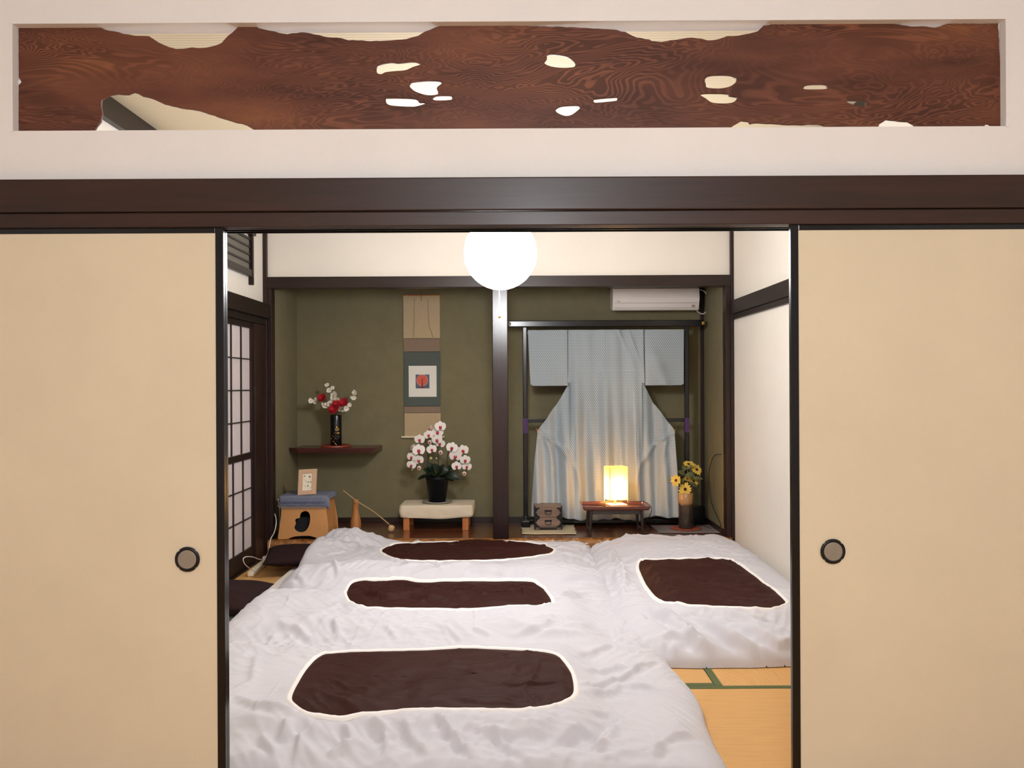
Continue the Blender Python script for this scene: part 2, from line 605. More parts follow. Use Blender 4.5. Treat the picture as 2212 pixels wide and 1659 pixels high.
# near room walls (outside the view, they carry the bounce light)
structure(box('wall_near_left', -2.76, -2.7, -2.4, 2.6, -0.05, ZC, M['plaster'], None, 0), 'white side wall of the near room on the left', 'wall')
structure(box('wall_near_right', 2.7, 2.76, -2.4, 2.6, -0.05, ZC, M['plaster'], None, 0), 'white side wall of the near room on the right', 'wall')
structure(box('wall_near_back', -2.76, 2.76, -2.46, -2.4, -0.05, ZC, M['plaster'], None, 0), 'white wall behind the camera', 'wall')
structure(box('floor_near', -2.7, 2.7, -2.4, 1.6, -0.055, 0.0, M['tatami_x'], None, 0), 'tatami floor of the near room behind the camera', 'floor')

# sliding doors
def fusuma(name, x0, x1, yc, label, pull=None, th=0.02, edge=None):
    t = thing(name, ((x0 + x1) / 2, yc, 0.004), label, 'sliding door', kind='structure')
    zb, ztop = 0.004, z0 + 0.010
    fr = 0.0245
    box('cloth_panel', x0 + 0.01, x1 - 0.01, yc - th / 2 + 0.003, yc + th / 2 - 0.003, zb + 0.01, ztop - 0.01, M['fusuma'], t, 0)
    ztr = P(CX, 501.5, yc).z
    box('stile', x0, x0 + fr, yc - th / 2, yc + th / 2, zb, ztop, M['black'], t, 0.003, 3)
    box('stile', x1 - fr, x1, yc - th / 2, yc + th / 2, zb, ztop, M['black'], t, 0.003, 3)
    box('top_rail', x0 + fr, x1 - fr, yc - th / 2 + 0.001, yc + th / 2, ztr, ztop, M['black'], t, 0.002)
    box('bottom_rail', x0 + fr, x1 - fr, yc - th / 2 + 0.001, yc + th / 2, zb, zb + 0.03, M['black'], t, 0.002)
    if pull:
        px, py = pull
        c = P(px, py, yc - th / 2)
        r = 27 * c.y / FPX
        V, F = lathevf([(r * 0.72, 0.0), (r * 0.99, 0.0), (r, 0.0015), (r * 0.97, 0.004), (r * 0.80, 0.0055), (r * 0.73, 0.004), (r * 0.72, 0.0)], n=48)
        R = Matrix(((1, 0, 0), (0, 0, -1), (0, 1, 0)))
        V2 = []
        for k, v in enumerate(V):
            a = math.atan2(v[1], v[0])
            rr = math.hypot(v[0], v[1])
            lob = 1.0
            for q in (0.785, 2.356, -0.785, -2.356):   # four small nicks in the rim
                if abs(a - q) < 0.07 and rr > r * 0.9:
                    lob = 0.93
            w = R @ Vector((v[0] * lob, v[1] * lob, v[2]))
            V2.append(w + c)
        hp = obj('door_pull', mesh_py(V2, F[:-2]), M['iron'], t, smooth=True)
        V, F = lathevf([(r * 0.74, 0.0045), (r * 0.70, 0.005), (r * 0.66, 0.0022), (r * 0.62, 0.0012), (r * 0.60, 0.0010), (r * 0.3, 0.0009), (0.0005, 0.0009)], n=40)
        V2 = [R @ Vector(v) + c for v in V]
        obj('pull_cup', mesh_py(V2, F), M['metal'], hp)
    return t

xl = P(484.5, 1080, 2.566).x
xl2 = P(490, 1080, 2.605).x
xr = P(1710.5, 1080, 2.566).x
fusuma('door_1', xl - 0.90, xl, 2.576, 'left beige cloth sliding door in black lacquer frame with round pull', (405, 1208))
fusuma('door_2', xl2 - 0.90, xl2, 2.612, 'second sliding door stacked just behind the left one, only its edge showing')
fusuma('door_3', xr, xr + 0.90, 2.576, 'right beige cloth sliding door in black lacquer frame with round pull', (1799, 1191))

# transom slab with live edge and pierced holes
def pts(s, ox, oy, L):
    return [(ox + x / s, oy + y / s) for x, y in L]
top = [(40.5, 60), (142, 60), (216.5, 59), (225, 64), (247, 68), (266, 73.5), (291, 77.6), (321.5, 78.6), (342, 92), (364.6, 102), (380, 106),
       (397.5, 105.4), (415, 102.7), (435.4, 104), (455.7, 101), (478.5, 93.3), (493.7, 76.8), (516.5, 56.6), (529, 54.8), (551, 55.5),
       (558, 61), (584, 67), (620.5, 74.3), (651.3, 70), (679.4, 74.8), (718.6, 81.8), (738, 83), (752, 87.5), (822, 88.9), (878, 84.7),
       (903.6, 77.6), (917.6, 68.7), (951, 56.6), (1097, 56), (1147.8, 57), (1242.7, 59.3), (1280.7, 62), (1324, 64), (1351, 69.3),
       (1375.6, 81.5), (1402.8, 85.6), (1408, 89), (1430, 90.8), (1459.7, 86.4), (1495, 81.5), (1514, 83.7), (1530, 87.8), (1552, 85),
       (1571, 78.3), (1595.3, 77.5), (1619.7, 72.9), (1637, 68), (1650, 55.5), (1683, 50.8), (1780, 49.4), (1904.4, 50.8), (1937.6, 52.7),
       (1968, 57.7), (1993, 57), (2020.6, 59.9), (2048, 52), (2156, 51.6)]
right = [(2161, 160), (2163, 280)]
bottom = [(2144, 280), (2143, 271), (2137, 267), (2128, 267.5), (2124, 280), (1978, 280), (1975.8, 269), (1962.5, 262), (1915.4, 257.3), (1899, 268), (1895, 280),
          (1782, 280), (1779.9, 270), (1768.8, 267.4), (1724.5, 268.5), (1694, 268), (1666.4, 265.7), (1627.7, 265), (1620.7, 266.6), (1618, 261.9), (1602, 260),
          (1584.5, 270), (1572, 280), (1200, 284), (560, 290), (552, 280.5), (532, 269.3), (500, 260.5), (481, 255), (430, 238), (390, 232.5), (354.4, 223.7),
          (321.5, 209.7), (307.6, 207), (297.5, 201), (288.6, 198.4), (276, 203.4), (253, 202), (236.7, 204.7), (217.7, 216), (217, 230),
          (220, 245), (216.5, 263), (207.6, 273), (202.5, 283), (198, 295), (40.5, 295)]
left = [(40.7, 184.4), (46.8, 177), (41, 166.7)]
def jitter(L, amp, seed):
    r = random.Random(seed)
    out = []
    n = len(L)
    for i in range(n):
        a, b = L[i], L[(i + 1) % n]
        out.append(a)
        d = math.hypot(b[0] - a[0], b[1] - a[1])
        k = int(d // 9)
        for j in range(1, k):
            t = j / k
            f = amp if d < 130 else 0.15
            out.append((a[0] + (b[0] - a[0]) * t + r.uniform(-f, f) * 0.5, a[1] + (b[1] - a[1]) * t + r.uniform(-f, f)))
    return out
YS = 2.618
def toxz(L):
    o = []
    for x, y in L:
        p = P(x, y, YS)
        o.append((p.x, p.z))
    return o
outline = toxz(jitter(top + right + bottom + left, 0.9, 3))
hA = pts(3.568, 500, 30, [(1115, 420), (1125, 400), (1180, 378), (1240, 370), (1290, 375), (1410, 366), (1460, 388), (1400, 410), (1340, 435), (1260, 442), (1190, 450), (1155, 465), (1120, 455)])
hB = pts(3.568, 500, 30, [(1370, 550), (1400, 525), (1500, 513), (1600, 515), (1622, 535), (1585, 568), (1593, 600), (1585, 622), (1510, 627), (1430, 605), (1390, 580)])
hC = pts(3.568, 500, 30, [(1187, 655), (1215, 645), (1380, 648), (1430, 658), (1450, 680), (1480, 680), (1497, 692), (1430, 712), (1380, 716), (1240, 708), (1195, 690)])
hD = pts(3.568, 500, 30, [(1548, 650), (1590, 630), (1690, 628), (1700, 640), (1695, 662), (1600, 668), (1560, 664)])
hE = pts(3.687, 1080, 30, [(352, 385), (372, 355), (370, 330), (400, 317), (500, 328), (560, 350), (600, 385), (600, 415), (570, 428), (480, 430), (400, 418), (360, 400)])
hF = pts(3.687, 1080, 30, [(745, 690), (760, 675), (900, 662), (935, 665), (935, 685), (915, 695), (780, 708), (750, 705)])
hG = pts(3.687, 1080, 30, [(442, 765), (470, 740), (520, 730), (610, 727), (640, 745), (620, 770), (570, 805), (520, 813), (460, 790)])
hH = pts(3.687, 1080, 30, [(1630, 525), (1655, 495), (1720, 484), (1830, 486), (1885, 510), (1880, 545), (1830, 580), (1750, 595), (1650, 588), (1638, 560)])
hI = pts(3.687, 1080, 30, [(1595, 645), (1640, 630), (1800, 632), (1830, 650), (1893, 665), (1845, 710), (1700, 710), (1640, 675)])
hJ = pts(3.614, 1600, 30, [(492, 572), (510, 555), (560, 548), (660, 548), (678, 568), (665, 588), (505, 590)])
hK = pts(3.614, 1600, 30, [(828, 682), (850, 673), (970, 680), (983, 700), (975, 720), (920, 718), (850, 700)])
def rnd(L):
    sp = smooth_path([Vector((x, y, 0)) for x, y in L], 4, True)
    return [(v.x, v.y) for v in sp]
holes = [toxz(rnd(h)) for h in (hA, hB, hC, hD, hE, hF, hG, hH, hI, hJ, hK)]
sl = obj('transom_panel', slab_mesh(outline, holes, YS, YS + 0.010, 0.001), M['burl'])
tag(sl, 'long red-brown live-edge wooden slab with pale pierced holes, set in the wall above the doors', 'wood panel')

# ---- far room
wl = []
Zn1, Zn0 = 1.893, 1.782
wl.append(boxvf(XL - 0.08, XL, 2.66, YB, Zn0, ZC))
wl.append(boxvf(XL - 0.08, XL, 2.66, 4.3, 0, Zn0))
V, F = join(wl)
structure(obj('wall_left', mesh_py(V, F), M['plaster_far']), 'white plaster wall at the left of the far room above the paper screen', 'wall')
structure(box('wall_right', XR, XR + 0.08, 2.66, YB + 0.1, -0.05, ZC, M['plaster_far'], None, 0), 'white wall at the right of the far room beside the bedding', 'wall')
# wall above the alcove lintel
ZL1, ZL0 = 2.100, 2.016
structure(box('wall_back', -1.9, 1.72, YB + 0.02, YB + 0.09, ZL1 - 0.03, ZC, M['plaster_far'], None, 0), 'white wall strip above the alcove lintel behind the globe lamp', 'wall')
# ceiling cornices
Zc0 = 2.50
structure(box('trim_3', XL, XL + 0.035, 2.67, YB + 0.02, Zc0, ZC, M['dark_y'], None, 0.003), 'dark ceiling moulding of the left wall seen through the transom', 'moulding')
structure(box('trim_4', XR - 0.035, XR, 2.67, YB + 0.02, Zc0, ZC, M['dark_y'], None, 0.003), 'dark ceiling moulding along the right wall', 'moulding')
structure(box('trim_5', XL + 0.036, XR - 0.036, YB - 0.015, YB + 0.02, Zc0, ZC, M['dark_beam'], None, 0.003), 'dark ceiling moulding along the back wall', 'moulding')
# posts
pl = thing('trim_6', (XL, YB, 0), 'dark corner post at the left of the alcove beside the paper screen', 'post', kind='structure')
box('post_body', XL - 0.05, XL + 0.029, YB - 0.012, YB + 0.1, 0, Zc0, M['dark_post'], pl, 0.004)
box('jamb', XL + 0.029, XL + 0.062, YB + 0.0, YB + 0.09, 0, ZL0 + 0.002, M['dark_post'], pl, 0.003)
pr = thing('trim_7', (XR, YB, 0), 'dark corner post at the right of the alcove beside the white wall', 'post', kind='structure')
box('post_body', XR - 0.024, XR + 0.05, YB - 0.012, YB + 0.1, 0, Zc0, M['dark_post'], pr, 0.004)
box('jamb', XR - 0.060, XR - 0.024, YB + 0.0, YB + 0.09, 0, ZL0 + 0.002, M['dark_post'], pr, 0.003)
structure(box('trim_8', XL + 0.029, XR - 0.024, YB - 0.008, YB + 0.095, ZL0, ZL1, M['dark_beam'], None, 0.004), 'dark lintel beam over the olive alcove', 'beam')
ct = P(1064, 900, YB).x
cr = P(1098, 900, YB).x
structure(box('trim_9', ct, cr, YB - 0.02, YB + 0.095, 0.126, ZL0, M['gloss_post'], None, 0.006, 3), 'glossy dark square post standing in the middle of the alcove', 'post')
# side rails
nl = thing('trim_10', (XL, 5.0, Zn0), 'dark stepped rail above the paper screen on the left wall', 'rail', kind='structure')
box('rail_board', XL - 0.01, XL + 0.05, 2.67, YB + 0.012, Zn0 + 0.004, Zn1, M['dark_y'], nl, 0.004)
box('rail_board', XL - 0.04, XL + 0.022, 2.67, YB - 0.013, 1.738, Zn0 + 0.003, M['dark_y'], nl, 0.003)
nr = thing('trim_11', (XR, 5.0, Zn0), 'dark stepped rail along the white wall on the right', 'rail', kind='structure')
box('rail_board', XR - 0.028, XR + 0.01, 2.67, YB - 0.013, 1.800, 1.902, M['dark_y'], nr, 0.004)
box('rail_board', XR - 0.018, XR + 0.01, 2.67, YB - 0.013, 1.760, 1.799, M['dark_y'], nr, 0.003)
# left wall lower frame post beside the screen
structure(box('trim_12', XL - 0.05, XL + 0.012, 6.065, YB - 0.013, 0, 1.737, M['dark_post'], None, 0.003), 'brown door post between the paper screen and the alcove corner', 'post')
structure(box('trim_13', XL - 0.06, XL + 0.02, 4.2, YB - 0.013, -0.01, 0.012, M['dark_y'], None, 0.002), 'low brown sill under the paper screen', 'sill')

# paper screens
def shoji(name, y0, y1, label):
    t = thing(name, (XL, (y0 + y1) / 2, 0.012), label, 'sliding door', kind='structure')
    xo = XL - 0.030
    xi = XL - 0.004
    st = 0.035
    ztop, zb = 1.738, 0.012
    box('stile', xo, xi, y0, y0 + st, zb, ztop, M['dark_post'], t, 0.002)
    box('stile', xo, xi, y1 - st, y1, zb, ztop, M['dark_post'], t, 0.002)
    box('top_rail', xo, xi, y0 + st, y1 - st, 1.695, ztop, M['dark_y'], t, 0.002)
    box('bottom_rail', xo, xi + 0.004, y0 + st, y1 - st, zb, 0.135, M['dark_y'], t, 0.002)
    box('middle_rail', xo, xi + 0.004, y0 + st, y1 - st, 0.765, 0.81, M['dark_y'], t, 0.002)
    ya, yb = y0 + st, y1 - st
    def lattice(za, zb_, rows, xf, ya, yb, g=0.007):
        cols = 4
        cw = (yb - ya) / cols
        rh = (zb_ - za) / rows
        for i in range(1, cols):
            box('muntin', xf - 0.012, xf, ya + i * cw - g / 2, ya + i * cw + g / 2, za, zb_, M['dark_post'], t, 0.001, 1)
        for j in range(1, rows):
            box('muntin', xf - 0.012, xf - 0.0008, ya, yb, za + j * rh - g / 2, za + j * rh + g / 2, M['dark_y'], t, 0.001, 1)
        for i in range(cols):
            for j in range(rows):
                box('paper_pane', xf - 0.015, xf - 0.012, ya + i * cw, ya + (i + 1) * cw, za + j * rh, za + (j + 1) * rh, M['paper'], t, 0)
    lattice(0.81, 1.695, 4, xi - 0.002, ya, yb)
    lattice(0.135, 0.765, 3, xi + 0.004, ya + 0.01, yb + 0.012)
    return t
shoji('door_4', 5.17, 6.063, 'white paper lattice screen with dark muntins at the far left')
shoji('door_5', 4.30, 5.168, 'nearer white paper lattice screen along the left wall')

# high slatted vent window on the left wall
wv = thing('window_1', (XL, 5.6, 2.05), 'small dark slatted window high on the left wall', 'window', kind='structure')
ys = 5.985
box('backing_panel', XL + 0.001, XL + 0.006, 5.15, ys - 0.02, 2.09, 2.34, mat('grey_board', rgb(120, 116, 106), 0.8, 0.06), wv, 0)
box('stile', XL + 0.001, XL + 0.032, ys - 0.03, ys, 2.0, 2.352, M['dark_post'], wv, 0.002)
box('stile', XL + 0.001, XL + 0.032, 5.15, 5.18, 2.0, 2.352, M['dark_post'], wv, 0.002)
box('bottom_rail', XL + 0.001, XL + 0.028, 5.181, ys - 0.031, 2.055, 2.105, M['dark_y'], wv, 0.002)
box('top_rail', XL + 0.001, XL + 0.04, 5.12, ys + 0.03, 2.353, 2.39, M['dark_y'], wv, 0.002)
for i in range(4):
    z = 2.150 + i * 0.055
    box('slat', XL + 0.007, XL + 0.02, 5.181, ys - 0.031, z, z + 0.013, M['dark_y'], wv, 0.001)

# alcove
AXL, AXR = XL + 0.060, XR - 0.058
aw = thing('wall_alcove', (0, YA, 0.13), 'olive green plaster walls of the alcove', 'wall', kind='structure')
box('back_plaster', AXL - 0.06, AXR + 0.06, YA, YA + 0.06, 0.0, 2.5, M['olive'], aw, 0)
box('side_plaster', AXL - 0.06, AXL, YB + 0.09, YA, 0.0, 2.5, M['olive'], aw, 0)
box('side_plaster', AXR, AXR + 0.06, YB + 0.09, YA, 0.0, 2.5, M['olive'], aw, 0)
structure(box('ceiling_alcove', AXL - 0.06, AXR + 0.06, YB + 0.05, YA + 0.06, 2.3, 2.34, M['dark_beam'], None, 0), 'dark ceiling inside the alcove behind the lintel', 'ceiling')
zf = 0.130
af = thing('floor_alcove', (0, 6.7, 0), 'shiny brown raised board floor of the alcove', 'floor', kind='structure')
bys = [YB + 0.012, 6.70, YA]
for i in range(2):
    box('floor_board', AXL, AXR, bys[i] + 0.001, bys[i + 1] - 0.001, 0.09, zf, M['toko_board'], af, 0.0015, 1)
# front log of the platform with an uneven polished face
nx = 260
Vf, Ff = [], []
prof = [(YB + 0.06, 0.129), (YB + 0.012, 0.129), (YB - 0.012, 0.126), (YB - 0.026, 0.112), (YB - 0.030, 0.08), (YB - 0.026, 0.045), (YB - 0.018, 0.018), (YB - 0.01, 0.0), (YB + 0.06, 0.0)]
npf = len(prof)
for i in range(nx):
    x = XL + 0.03 + (XR - XL - 0.055) * i / (nx - 1)
    for j, (yy, zz) in enumerate(prof):
        d = 0
        if 1 < j < 8:
            d = 0.012 * float(noise2(x * 6, j * 0.45, 3)) + 0.006 * float(noise2(x * 22, j * 0.9, 5))
        dz = 0.008 * float(noise2(x * 5, 0.3, 9)) if j in (2, 3) else 0
        Vf.append((x, yy + d, zz + dz))
for i in range(nx - 1):
    for j in range(npf - 1):
        Ff.append((i * npf + j, (i + 1) * npf + j, (i + 1) * npf + j + 1, i * npf + j + 1))
tag(obj('front_log', mesh_py(Vf, Ff), M['bark'], af, smooth=True), 'rough amber-coloured polished log edging the platform')
for nm, a in (('baseboard_back', (AXL, AXR, YA - 0.012, YA)), ('baseboard_left', (AXL, AXL + 0.012, YB + 0.096, YA - 0.013)), ('baseboard_right', (AXR - 0.012, AXR, YB + 0.096, YA - 0.013))):
    structure(box(nm, a[0], a[1], a[2], a[3], zf, zf + 0.045, M['dark_beam'], None, 0.002), {'baseboard_back': 'low dark skirting board along the back of the alcove', 'baseboard_left': 'short dark skirting board on the left side of the alcove', 'baseboard_right': 'short dark skirting board on the right side of the alcove'}[nm], 'baseboard')
structure(box('trim_14', AXR - 0.028, AXR - 0.0005, YA - 0.029, YA - 0.0005, zf + 0.046, 2.29, M['dark_post'], None, 0.002), 'thin brown corner strip at the back right of the alcove', 'moulding')

# ---------------------------------------------------------------- globe lamp
gc = P(1081, 547, 4.4)
GR = 79 * 4.4 / FPX
gl = thing('globe_lamp', (gc.x, gc.y, gc.z), 'bright white globe lamp hanging in the middle of the far room', 'lamp')
em = bpy.data.materials.new('globe_glow')
em.use_nodes = True
em.node_tree.nodes['Principled BSDF'].inputs['Base Color'].default_value = (0.9, 0.9, 0.9, 1)
em.node_tree.nodes['Principled BSDF'].inputs['Emission Color'].default_value = (0.97, 0.98, 1.0, 1)
em.node_tree.nodes['Principled BSDF'].inputs['Emission Strength'].default_value = GLOBE_POWER / (4 * math.pi * math.pi * GR * GR) 
V, F = lathevf([(GR * math.sin(math.pi * k / 24), -GR * math.cos(math.pi * k / 24)) for k in range(1, 24)], gc, 48)
obj('globe', mesh_py(V, F), em, gl, smooth=True)
V, F = lathevf([(0.03, GR - 0.004), (0.032, GR + 0.02), (0.02, GR + 0.045), (0.008, GR + 0.06)], gc, 20)
obj('lamp_cap', mesh_py(V, F), M['black'], gl, smooth=True)
V, F = tubevf([(gc.x, gc.y, gc.z + GR + 0.05), (gc.x, gc.y, ZC)], 0.0035)
obj('hanging_cord', mesh_py(V, F), M['cord_b'], gl)
pc = P(1079, 683, 4.4)
V, F = tubevf([(pc.x, gc.y, gc.z - GR + 0.004), (pc.x, gc.y, pc.z)], 0.0022)
obj('pull_cord', mesh_py(V, F), M['cord_w'], gl)
V, F = lathevf([(0.002, 0.006), (0.006, 0.002), (0.0075, -0.004), (0.005, -0.009), (0.001, -0.011)], (pc.x, gc.y, pc.z), 16)
tag(obj('pull_knob', mesh_py(V, F), M['gold'], gl, smooth=True), 'small orange pull knob')

# ---------------------------------------------------------------- bedding
FOLDS = {1: [], 2: [], 3: [], 4: []}
# per duvet: x0, x1, y0, y1, corner radius, thickness, edge width
DU = {1: (-1.40, 0.695, 2.63, 4.06, 0.10, 0.092, 0.20),
      2: (-1.44, 0.645, 3.80, 5.22, 0.10, 0.085, 0.18),
      3: (-1.42, 0.615, 4.86, 6.29, 0.19, 0.080, 0.15),
      4: (0.50, 1.655, 3.80, 6.20, 0.20, 0.120, 0.22)}
MT = {1: (-1.78, 0.22, 2.86, 3.66, 0.055), 2: (-1.74, 0.30, 3.72, 4.66, 0.055), 3: (-1.50, 0.36, 4.86, 5.94, 0.055), 4: (0.80, 1.60, 4.1, 6.1, 0.05)}

def rect_d(x, y, k, pad=0.0):
    x0, x1, y0, y1, r = DU[k][:5]
    wx = 0.020 * noise2(x * 2.3, y * 2.3, k) + 0.006 * noise2(x * 9, y * 9, k + 5)
    wy = 0.020 * noise2(x * 2.3, y * 2.3, k + 20) + 0.006 * noise2(x * 9, y * 9, k + 25)
    if k == 1:     # right side runs in a little at the waist
        wx = wx - 0.03 * np.exp(-((y - 3.3) / 0.35) ** 2) * (x > 0)
    if k == 4:     # left side follows the neighbours, front edge sags
        wy = wy + 0.03 * np.sin((x - 0.5) * 4.0)
    qx = np.abs(x + wx - (x0 + x1) / 2) - ((x1 - x0) / 2 - r)
    qy = np.abs(y + wy - (y0 + y1) / 2) - ((y1 - y0) / 2 - r)
    d = np.sqrt(np.maximum(qx, 0) ** 2 + np.maximum(qy, 0) ** 2) + np.minimum(np.maximum(qx, qy), 0) - r
    return -d

def matt_h(x, y, k):
    x0, x1, y0, y1, h = MT[k]
    return h * sstep(x, x0 - 0.10, x0 + 0.04) * (1 - sstep(x, x1 - 0.04, x1 + 0.14)) * sstep(y, y0 - 0.10, y0 + 0.04) * (1 - sstep(y, y1 - 0.04, y1 + 0.10))

def relief(x, y, k):
    """soft puffs and creases of the cotton cover"""
    w1 = noise2(x * 1.7, y * 1.7, 31 + k)
    w2 = noise2(x * 1.9, y * 1.9, 41 + k)
    out = 0.018 * noise2(x * 2.1 + w1, y * 2.6, 51 + k) + 0.010 * noise2(x * 5 + w2, y * 5 + w1, 61 + k)
    for (ax, ay, fx, fy, amp, sd) in ((1, 0.35, 2.2, 8.0, 0.0100, 1), (1, -0.55, 2.6, 9.0, 0.0085, 2), (0.35, 1, 3.0, 10.0, 0.0070, 3), (1, 0.05, 4.0, 16.0, 0.0045, 4), (0.8, -0.9, 6.0, 20.0, 0.0045, 5), (0.5, 0.8, 5.0, 22.0, 0.004, 6), (1, -0.2, 7.0, 30.0, 0.0028, 7)):
        L = math.hypot(ax, ay)
        ax, ay = ax / L, ay / L
        u = x * ax + y * ay
        v = -x * ay + y * ax
        n = noise2(u * fx * 0.6 + 0.8 * w1, v * fy + 1.4 * w2, 71 + k * 7 + sd)
        gate = sstep(noise2(x * 1.3, y * 1.3, 90 + sd + k * 3), -0.12, 0.30)
        out = out + amp * gate * (np.clip(1 - np.abs(n) * 3.4, 0, 1) ** 1.5)
    return out

RIMS = {}
PIL = {2: [(-1.635, 4.66, 0.112, 0.235, 0.30, 0.060, 0.03)], 3: [(-1.52, 5.84, 0.108, 0.19, 0.28, 0.050, 0.20)]}

def H(x, y, k, folds=True, rl=1.0):
    x = np.asarray(x, float); y = np.asarray(y, float)
    T, w = DU[k][5], DU[k][6]
    d = rect_d(x, y, k)
    e = np.clip(d / w, 0, 1)
    prof = np.sqrt(np.clip(1 - (1 - e) ** 2, 0, 1))
    base = matt_h(x, y, k) * (1.0 if k in (2, 3) else sstep(d, 0.0, 0.06))
    tf = 1.0
    if k in (2, 3):      # the near side lies thin under the next duvet
        tf = 0.15 + 0.85 * sstep(y, DU[k][2] + 0.02, DU[k][2] + 0.42)
        prof = prof * tf
    if k in (1, 2):
        m = (y > DU[k + 1][2] - 0.08)
        if np.any(m):
            up = np.zeros(x.shape)
            dn = rect_d(x[m], y[m], k + 1)
            up[m] = np.where(dn > 0, H(x[m], y[m], k + 1, False, 0.0), 0) * sstep(dn, -0.02, 0.16) * 0.92
            base = np.maximum(base, up * sstep(d, 0.0, 0.06)) + 0.3 * np.minimum(base, up)* sstep(d, 0.0, 0.06) * 0
    if k == 3:
        base = base + 0.055 * sstep(y, 6.0, 6.28) * sstep(d, 0, .04) * sstep(x, -1.6, -0.9)
        base = base + 0.115 * np.exp(-((x + 1.18) / 0.20) ** 2 - ((y - 6.20) / 0.22) ** 2)
        base = base + 0.085 * np.exp(-((x + 1.40) / 0.13) ** 2) * sstep(y, 5.45, 5.75)
    if k == 4:
        base = base + 0.035 * np.exp(-((x - 1.05) / 0.5) ** 2 - ((y - 5.7) / 0.5) ** 2)
    rel = relief(x, y, k) if rl > 0 else np.zeros(x.shape)
    if rl > 0 and k in RIMS:
        R_ = RIMS[k]
        mm = (x > R_[:, 0].min() - 0.42) & (x < R_[:, 0].max() + 0.42) & (y > R_[:, 1].min() - 0.42) & (y < R_[:, 1].max() + 0.42)
        if np.any(mm):
            dr_, al_, _ = seg_dist(x[mm], y[mm], [tuple(q) for q in R_])
            rel[mm] *= 1 - 0.75 * np.exp(-(dr_ / 0.04) ** 2)
            per_ = 2.9
            n_ = noise2(al_ * per_ / 0.075 + 0.5 * noise2(x[mm] * 4, y[mm] * 4, 7), dr_ * 3.0, 300 + k)
            g_ = sstep(noise2(al_ * 7.0, dr_ * 1.5, 320 + k), -0.25, 0.25)
            rel[mm] += 0.0062 * g_ * np.clip(1 - np.abs(n_) * 3.0, 0, 1) ** 1.4 * np.exp(-(dr_ / 0.16) ** 1.5) * sstep(dr_, 0.0, 0.02)
    z = base + (T + 0.35 * rel) * prof + 1.15 * rel * tf * sstep(d, 0.0, 0.07)
    if folds:
        for (pl_, amp, wd) in FOLDS[k]:
            pa = np.array(pl_)
            mm = (x > pa[:, 0].min() - 4 * wd) & (x < pa[:, 0].max() + 4 * wd) & (y > pa[:, 1].min() - 4 * wd) & (y < pa[:, 1].max() + 4 * wd)
            if not np.any(mm):
                continue
            dd, al, sd = seg_dist(x[mm], y[mm], pl_)
            fade = np.clip(np.minimum(al, 1 - al) * 4.5, 0, 1) ** 0.7
            ww = np.where(sd > 0, wd, wd * 0.55)
            z[mm] += amp * fade * sstep(d[mm], 0.0, 0.05) * (np.exp(-(dd / ww) ** 2) - 0.4 * np.exp(-((dd - wd * 1.5) / (wd * 0.8)) ** 2) * (sd < 0))
    return z + 0.004

def drop(P2, k, folds=False):
    """where the sight lines of photograph points meet the bedding"""
    P2 = np.array(P2, float)
    u, v = (P2[:, 0] - CX) / FPX, (CY - P2[:, 1]) / FPX
    dx = u * RT.x + v * UP.x
    dz = u * RT.z + v * UP.z
    z = np.full(len(P2), 0.15)
    for _ in range(12):
        Y = (EYE - z) / -dz
        z = 0.5 * z + 0.5 * H(Y * dx, Y, k, False, 0.0)
    Y = (EYE - z) / -dz
    return np.stack([Y * dx, Y], 1)

